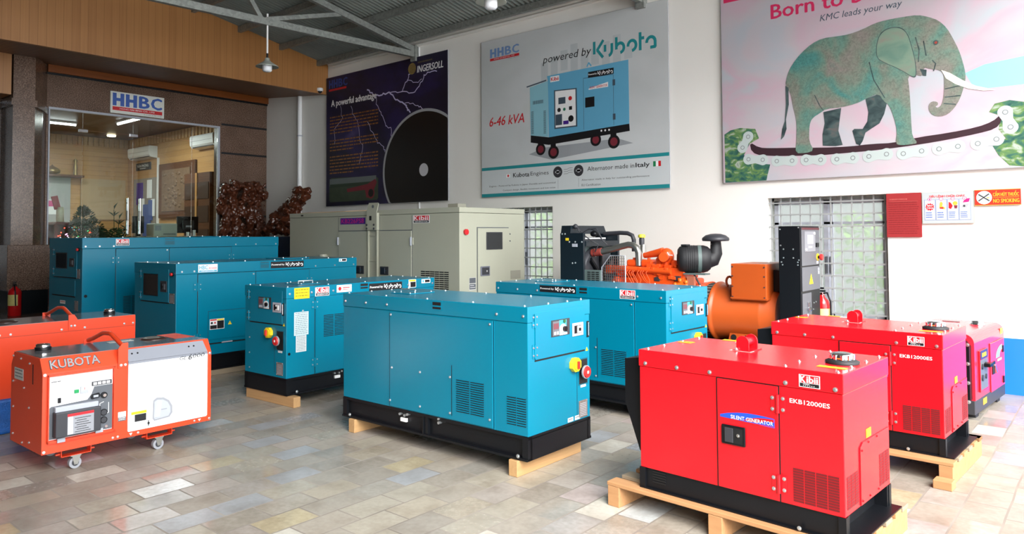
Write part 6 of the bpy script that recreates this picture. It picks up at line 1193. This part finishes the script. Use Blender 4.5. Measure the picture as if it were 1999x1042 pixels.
m_.build('carving', o)
m_ = MB(); m_.box((-19.1, 7.87, 3.17), (-18.3, 7.9, 3.35), BPR); o = simple(m_, 'name_sign', 'black VĂN PHÒNG sign under the farther air conditioner', 'sign'); t = MB(); Fo = Face((-19.1, 7.87, 3.17), (1, 0, 0), (0, -1, 0)); Fo.text(t, 'VĂN PHÒNG', .08, .07, .64, .09, .002, PRW, .02); lines(Fo, t, .22, .58, .02, .06, 1, PRW, .001, 3, ragged=False); t.build('lettering', o)
m_ = MB(); m_.box((-19.2, 7.86, 1.2), (-17.95, 7.895, 2.95), mat('grey_beige_board', (150, 140, 130), .6)); o = simple(m_, 'pinboard', 'pale board with hanging blue and white folders at the office corner', 'board')
for i, (x, z, w, h, M) in enumerate(((-19.0, 2.3, .35, .55, PUR), (-18.4, 2.45, .25, .45, PRW), (-18.75, 1.95, .2, .5, PRW), (-18.15, 2.0, .18, .42, PRW), (-18.6, 1.45, .42, .85, mat('blue_folder', (70, 96, 160), .5)), (-18.3, 1.9, .22, .5, mat('blue_folder', (70, 96, 160), .5)))): q = MB(); q.box((x, 7.845 - i * .002, z), (x + w, 7.858 - i * .002, z + h), M); q.build('folder', o)
m_ = MB(); m_.box((-15.72, 7.5, PLAT), (-14.6, 7.88, 2.86), DKW)
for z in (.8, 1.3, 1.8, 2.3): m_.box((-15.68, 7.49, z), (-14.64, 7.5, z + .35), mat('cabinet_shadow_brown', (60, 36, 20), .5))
m_.box((-15.2, 7.48, PLAT), (-15.12, 7.5, 2.86), OFFWY); simple(m_, 'bookcase', 'dark wooden bookcase at the right inside the office', 'shelf')
m_ = MB(); m_.box((-19.65, 6.78, 1.94), (-19.6, 7.82, 2.95), mat('pale_timber_panel', (186, 156, 116), .5)); simple(m_, 'wall_panel', 'pale plain panel on the back wall of the office', 'panel')
m_ = MB(); m_.box((-19.63, 5.3, 1.6), (-19.6, 6.55, 2.94), mat('whiteboard_grey', (176, 178, 176), .3)); simple(m_, 'whiteboard', 'grey whiteboard under the shelf at the back of the office', 'board')
m_ = MB(); m_.box((-19.66, 5.3, 2.95), (-19.3, 6.75, 3.0), DKW); simple(m_, 'wall_shelf', 'dark wall shelf above the whiteboard in the office', 'shelf')
m_ = MB(); m_.lathe([(.08, 0), (.16, .04), (.17, .1), (.1, .16), (.03, .2), (.001, .24)], mat('brass_pot', (150, 128, 84), .3, .6), (-19.45, 6.1, 3.0), 20); simple(m_, 'teapot', 'round brass pot on the office wall shelf', 'pot')
m_ = MB(); m_.lathe([(.05, 0), (.04, .1), (.05, .2), (.03, .3), (.05, .36), (.001, .42)], mat('brass_pot', (150, 128, 84), .3, .6), (-19.45, 6.6, 3.0), 14); simple(m_, 'figurine', 'slim brass figurine at the right end of the wall shelf', 'figurine')
m_ = MB(); m_.box((-19.6, 6.02, 2.05), (-19.58, 6.28, 2.4), PRW); m_.box((-19.58, 6.04, 2.24), (-19.575, 6.26, 2.38), MAG); simple(m_, 'calendar', 'white and pink calendar sheet on the whiteboard', 'calendar')
# red-brown cabinet with vase, fairy lights, plants
RBR = wood_mat('red_brown_wood', (86, 24, 16), (122, 40, 26), (3, 3, 10), .35)
m_ = MB(); m_.box((-14.9, 4.2, PLAT), (-14.35, 4.98, .6), RBR); m_.box((-14.9, 4.56, 1.72), (-14.35, 5.0, 1.77), RBR, .005)
for y in (4.3, 4.56): m_.box((-14.42, y, .6), (-14.37, y + .05, 1.74), RBR); m_.box((-14.88, y, .6), (-14.83, y + .05, 1.74), RBR)
m_.box((-14.9, 4.56, 1.2), (-14.86, 5.0, 1.72), RBR); simple(m_, 'altar_cabinet', 'red-brown wooden stand behind the glass with coloured lights', 'cabinet')
lr = random.Random(4); COL = [((255, 60, 40), 'red'), ((60, 110, 255), 'blue'), ((40, 255, 120), 'green'), ((255, 150, 220), 'pink'), ((120, 240, 255), 'cyan')]
root = empty('fairy_lights', (-14.30, 4.90, 1.5), 0, 'string of tiny coloured fairy lights glowing behind the glass', 'lights')
pts = [Vector((-.0 + lr.uniform(-.05, .05), -.3 + i * .025, lr.uniform(.0, .2))) for i in range(25)]
m_ = MB(); m_.tube(pts, .003, BLK, 5); m_.build('wire', root)
for i, p in enumerate(pts):
    c, nme = COL[(0 if i < 4 else 3 if i < 8 else lr.choice([1, 2, 4, 2])) if i < 20 else lr.choice([2, 0])]; m_ = MB(); m_.ball(p + Vector((.01, 0, 0)), .011, mat('glowing_' + nme, c, .4, emit=c, es=9), 1); m_.build('bulb', root)
m_ = MB(); m_.lathe([(.05, 0), (.062, .02), (.06, .22), (.05, .26), (.055, .27)], mat('cream_vase', (222, 206, 178), .3, var=.25, scale=20), (-14.55, 4.70, 1.77), 24); o = simple(m_, 'vase', 'cream painted cylinder vase on the red-brown stand', 'vase'); m_ = MB(); m_.box((-.02, -.05, 0), (.02, .05, .24), mat('red_fan', (176, 30, 40), .5), .005, Matrix.Translation((-14.55, 4.66, 2.0)) @ Matrix.Rotation(.25, 4, 'X')); m_.build('red_fan', o)
LEAFD = mat('dark_leaf', (40, 66, 36), .5, var=.4, scale=9); LEAF = mat('green_leaf', (70, 96, 52), .5, var=.4, scale=9)
def leaf(mb, p, d, L, w, M):
    d = Vector(d).normalized(); s = d.cross(Vector((0, 0, 1)));  s = s.normalized() if s.length > .01 else Vector((1, 0, 0)); u_ = s.cross(d) * .15 * L
    p = Vector(p); mb.add([p, p + d * L * .4 + s * w + u_, p + d * L - u_ * .5, p + d * L * .4 - s * w + u_], [(0, 1, 2), (0, 2, 3)], M)
root = empty('potted_bonsai', (-14.03, 4.92, 1.2), 0, 'dark rounded bonsai bush behind the glass beside the vase', 'plant')
m_ = MB(); lr = random.Random(11)
for c, r in (((0, 0, .62), .17), ((.0, -.1, .47), .16), ((0, .12, .45), .17), ((0, .0, .40), .2), ((0, .22, .36), .1), ((0, -.02, .76), .08)):
    for i in range(420):
        v = Vector((lr.gauss(0, 1), lr.gauss(0, 1), lr.gauss(0, 1))).normalized() * r * lr.uniform(.7, 1); leaf(m_, Vector(c) + v, v + Vector((lr.uniform(-.1, .1),) * 3), .045, .017, LEAFD)
m_.build('foliage', root, fix=False); m_ = MB(); m_.tube([(0, 0, .0), (.02, .02, .2), (0, -.03, .4), (0, 0, .6)], .02, DKW, 8); m_.build('trunk', root); m_ = MB(); m_.lathe([(.1, -.1), (.14, 0), (.15, .06), (.13, .06)], mat('glazed_pot', (60, 70, 90), .3), n=20); m_.build('pot', root)
m_ = MB(); m_.box((-14.34, 4.74, PLAT), (-13.85, 5.85, 1.1), DKW, .01); simple(m_, 'low_stand', 'dark low stand that carries the plants behind the glass', 'stand')
root = empty('potted_plant', (-14.2, 5.50, 1.2), 0, 'spiky long-leaved plant between the bonsai and the door handles', 'plant')
m_ = MB()
for i in range(170):
    a = lr.uniform(0, 2 * pi); e = lr.uniform(-.1, .9); st = Vector((lr.uniform(-.08, .08), lr.uniform(-.2, .2), lr.uniform(.12, .42))); leaf(m_, st, (cos(a), sin(a), e), lr.uniform(.10, .18), .012, LEAF if i % 2 else LEAFD)
m_.build('foliage', root, fix=False); m_ = MB()
for y, z in ((-.03, .80), (.06, .62), (.18, .52)):
    m_.tube([(0, y * .3, .05), (0, y * .7, z * .5), (0, y, z)], .006, LEAFD, 6)
    for a in (0, 1.4, 2.8, 4.2): leaf(m_, (0, y, z * .85), (cos(a) * .5, sin(a) * .6, .6), .14, .012, LEAFD)
    leaf(m_, (0, y, z), (0, .4, 1), .16, .014, LEAFD)
m_.build('stems', root, fix=False); m_ = MB(); m_.lathe([(.1, -.1), (.14, 0), (.15, .08), (.13, .08)], mat('glazed_pot', (60, 70, 90), .3), n=20); m_.build('pot', root)
# counter with printer and monitors
m_ = MB(); m_.box((-15.1, 5.95, PLAT), (-14.3, 7.45, 1.46), DKW, .01); m_.box((-15.15, 5.9, 1.46), (-14.25, 7.48, 1.50), GREYW, .005); simple(m_, 'counter', 'wooden reception counter inside the glass front', 'counter')
m_ = MB(); m_.box((-14.75, 6.28, 1.50), (-14.4, 6.74, 1.76), mat('printer_beige', (176, 178, 168), .5), .02); o = simple(m_, 'printer', 'beige-grey printer on the office counter', 'printer'); m_ = MB(); m_.box((-14.40, 6.30, 1.62), (-14.392, 6.42, 1.72), GRY, .003); m_.box((-14.398, 6.46, 1.54), (-14.39, 6.70, 1.56), DGRY); m_.build('control_buttons', o)
def monitor(x, y0, y1, z, lab, txt=True):
    root = empty('monitor', (x, (y0 + y1) / 2, 1.50), 0, lab, 'monitor', 'monitors on the office counter'); w = (y1 - y0) / 2
    m_ = MB(); m_.box((-.02, -w, .07), (.02, w, .41), BLK, .008); m_.box((.02, -w + .1, .15), (.04, w - .1, .33), CHAR, .01); m_.build('screen_housing', root); m_ = MB(); m_.box((-.02, -.04, .0), (.03, .04, .1), BLK); m_.box((-.1, -.12, 0), (.1, .12, .012), BLK); m_.build('stand', root)
    if txt: m_ = MB(); m_.box((.04, -.05, .19), (.0415, .07, .225), LGRY); m_.build('sticker', root)
monitor(-14.65, 6.84, 7.28, 1.5, 'dark monitor seen from behind, right end of the counter'); monitor(-14.9, 6.08, 6.30, 1.5, 'dark monitor behind the printer, left end of the counter', False)
for i, (y, h, M) in enumerate(((6.95, .09, PRW), (7.08, .13, PRW), (7.0, .06, CHAR))): m_ = MB(); m_.cyl((-14.4, y, 1.5), (-14.4, y, 1.5 + h), .03, M, 14); simple(m_, 'cup', ('small white cup before the monitor', 'taller white cup nearest the monitor edge', 'short dark cup before the monitor')[i], 'cup')
m_ = MB(); lr = random.Random(2)
for i in range(9): y = 6.0 + i * .15; m_.box((-.05, -.05, 0), (.05, .05, .004), PRW, 0, Matrix.Translation((-14.325 + lr.uniform(-.005, .005), y, 1.502 + i * .0005)) @ Matrix.Rotation(lr.uniform(-.6, .6), 4, 'Z'))
simple(m_, 'loose_papers', 'loose white papers spread along the front of the counter', 'papers', kind='stuff')
# ceiling tubes of the office
def tube_light(x, y, L, along, lab, en):
    root = empty('tube_light', (x, y, 4.0), 0, lab, 'ceiling light', 'tube lights on the office ceiling'); a = Vector((L / 2, 0, 0)) if along == 'x' else Vector((0, L / 2, 0))
    m_ = MB(); b = a * 1.02; s = Vector((0, .05, 0)) if along == 'x' else Vector((.05, 0, 0)); m_.box(-b - s + Vector((0, 0, -.04)), b + s, WHT); m_.build('fitting', root); m_ = MB(); m_.cyl(-a + Vector((0, 0, -.06)), a + Vector((0, 0, -.06)), .02, mat('lit_tube', (255, 255, 255), .4, emit=(250, 250, 255), es=10), 12); m_.build('tube', root)
    ld = bpy.data.lights.new('tube_glow', 'AREA'); ld.shape = 'RECTANGLE'; ld.size = L if along == 'x' else .1; ld.size_y = .1 if along == 'x' else L; ld.energy = en; lo = bpy.data.objects.new('tube_glow', ld); C.objects.link(lo); lo.location = (x, y, 3.9)
tube_light(-17.4, 5.35, 1.1, 'y', 'glowing ceiling tube at the upper left of the office', 60); tube_light(-16.0, 6.45, 1.2, 'x', 'glowing ceiling tube behind the upper middle of the glass', 70)
m_ = MB(); m_.lathe([(.09, -.03), (.1, 0)], mat('lit_downlight', (255, 240, 210), .4, emit=(255, 236, 200), es=8), (-18.9, 7.2, 3.99), 18); simple(m_, 'downlight', 'small round ceiling light near the back corner of the office', 'ceiling light')
# ================================================================ carved root sculptures wrapped in film
def carved(name, blobs, chains, label, seed, vox=.018):
    mb = MB(); r = random.Random(seed)
    for c, rad, s3 in blobs: mb.ball(c, rad, ROOTW, 2, s3)
    for pts, rs in chains: mb.tube(pts, rs[0], ROOTW, 8, rs=rs)
    o = mb.build(name); m1 = o.modifiers.new('merge', 'REMESH'); m1.mode = 'VOXEL'; m1.voxel_size = vox; m1.use_smooth_shade = True
    tx = bpy.data.textures.new('gnarl', 'CLOUDS'); tx.noise_scale = .06; d = o.modifiers.new('gnarl', 'DISPLACE'); d.texture = tx; d.strength = .11; d.mid_level = .5
    tag(o, label, 'sculpture'); return o
r = random.Random(21); bl = []; chn = []
for i in range(60):
    z = r.uniform(.40, 2.50); w = .46 if z < 1.9 else .52; y = 7.24 + r.uniform(-w, w) * .85
    if abs(y - 7.24) < .16 and 1.7 < z < 2.2: continue
    bl.append(((-12.85 + r.uniform(-.15, .15), y, z), r.uniform(.05, .10), (1, 1.1, 1.3)))
for k in range(9):
    y = 6.90 + k * .085; pts = []; rs = []
    for i in range(10): z = .36 + i * .23; pts.append((-12.8 + .12 * sin(i * 1.3 + k), y + .09 * sin(i * .9 + k * 2), z)); rs.append(.075 if i < 8 else .05)
    if 3 < k < 6: pts, rs = pts[:7], rs[:7]
    chn.append((pts, rs))
bl += [((-12.85, 7.2, 2.0), .13, (1, .9, 1.2)), ((-12.85, 7.0, 2.38), .13, (1, 1.5, .6)), ((-12.85, 7.45, 2.45), .15, (1, 1.4, .7)), ((-12.85, 7.2, 2.45), .12, (1, 1.3, .6))]
for i in range(60): bl.append(((-12.72 + r.uniform(-.06, .06), 7.24 + r.uniform(-.42, .42), r.uniform(.5, 2.5)), r.uniform(.025, .055), (1, 1, 1.2)))
carved('root_sculpture', bl, chn, 'tall dark carved root sculpture wrapped in clear film, against the granite wall', 1)
bl = []; chn = []
for i in range(46):
    t = r.random(); x = -12.0 + .82 * t; z = 1.80 + .46 * t + r.uniform(-.12, .12); bl.append(((x + r.uniform(-.08, .08), 7.5 + r.uniform(-.1, .1), z), r.uniform(.05, .10), (1.3, 1, .8)))
for i in range(40): bl.append(((-11.8 + r.uniform(-.35, .42), 7.45 + r.uniform(-.15, .15), r.uniform(1.58, 1.88)), r.uniform(.05, .10), (1.2, 1, .9)))
for k in range(4): chn.append(([(-12.1 + k * .18, 7.45, 1.56), (-11.9 + k * .13, 7.5, 1.80), (-11.6 + k * .08, 7.5, 2.05), (-11.3 + k * .05, 7.5, 2.28)], [.09, .08, .07, .05]))
bl += [((-11.15, 7.5, 2.20), .085, (1, 1, 1)), ((-11.38, 7.5, 2.32), .09, (1.5, 1, .7))]
carved('root_sculpture', bl, chn, 'brown carved root sculpture sweeping up to the right, left of the dark poster', 2)
m_ = MB(); m_.box((-12.0, 6.7, 0), (-10.9, 7.85, 1.49), mat('navy_dust_sheet', (16, 28, 52), .35, bump=.6, var=.3, scale=8), .03); simple(m_, 'covered_plinth', 'plinth under a dark navy sheet below the sweeping root sculpture', 'plinth')
# greenery outside the windows
lr = random.Random(31)
for i, (x, y, h) in enumerate(((-9.6, 10.2, 1.5), (-7.6, 10.2, 1.9), (-4.0, 10.1, 1.4), (-2.2, 10.1, 1.7))):
    m_ = MB(); G2 = mat('sunlit_leaf', (142, 186, 84), .5, var=.3, scale=5)
    for k in range(500):
        v = Vector((max(-.6, min(.6, lr.gauss(0, .38))), max(-.5, min(.5, lr.gauss(0, .25))), 0)); z = lr.uniform(.1, h); leaf(m_, (v.x, v.y, z), (lr.uniform(-1, 1), lr.uniform(-1, 1), lr.uniform(-.3, 1)), .16, .05, G2)
    m_.tube([(0, 0, -.1), (0, 0, h * .8)], .03, DKW, 6)
    o = m_.build('shrub', fix=False); o.location = (x, y, 0); tag(o, ('green shrub outside the left window, left side', 'green shrub outside the left window, right side', 'green shrub outside the right window, left side', 'green shrub outside the right window, right side')[i], 'shrub', 'shrubs outside the windows')
o = MB().box((-19, WY + .25, -.12), (6, 14, -.02), mat('outdoor_concrete', (186, 184, 176), .8)); struct(o, 'floor_outdoor')
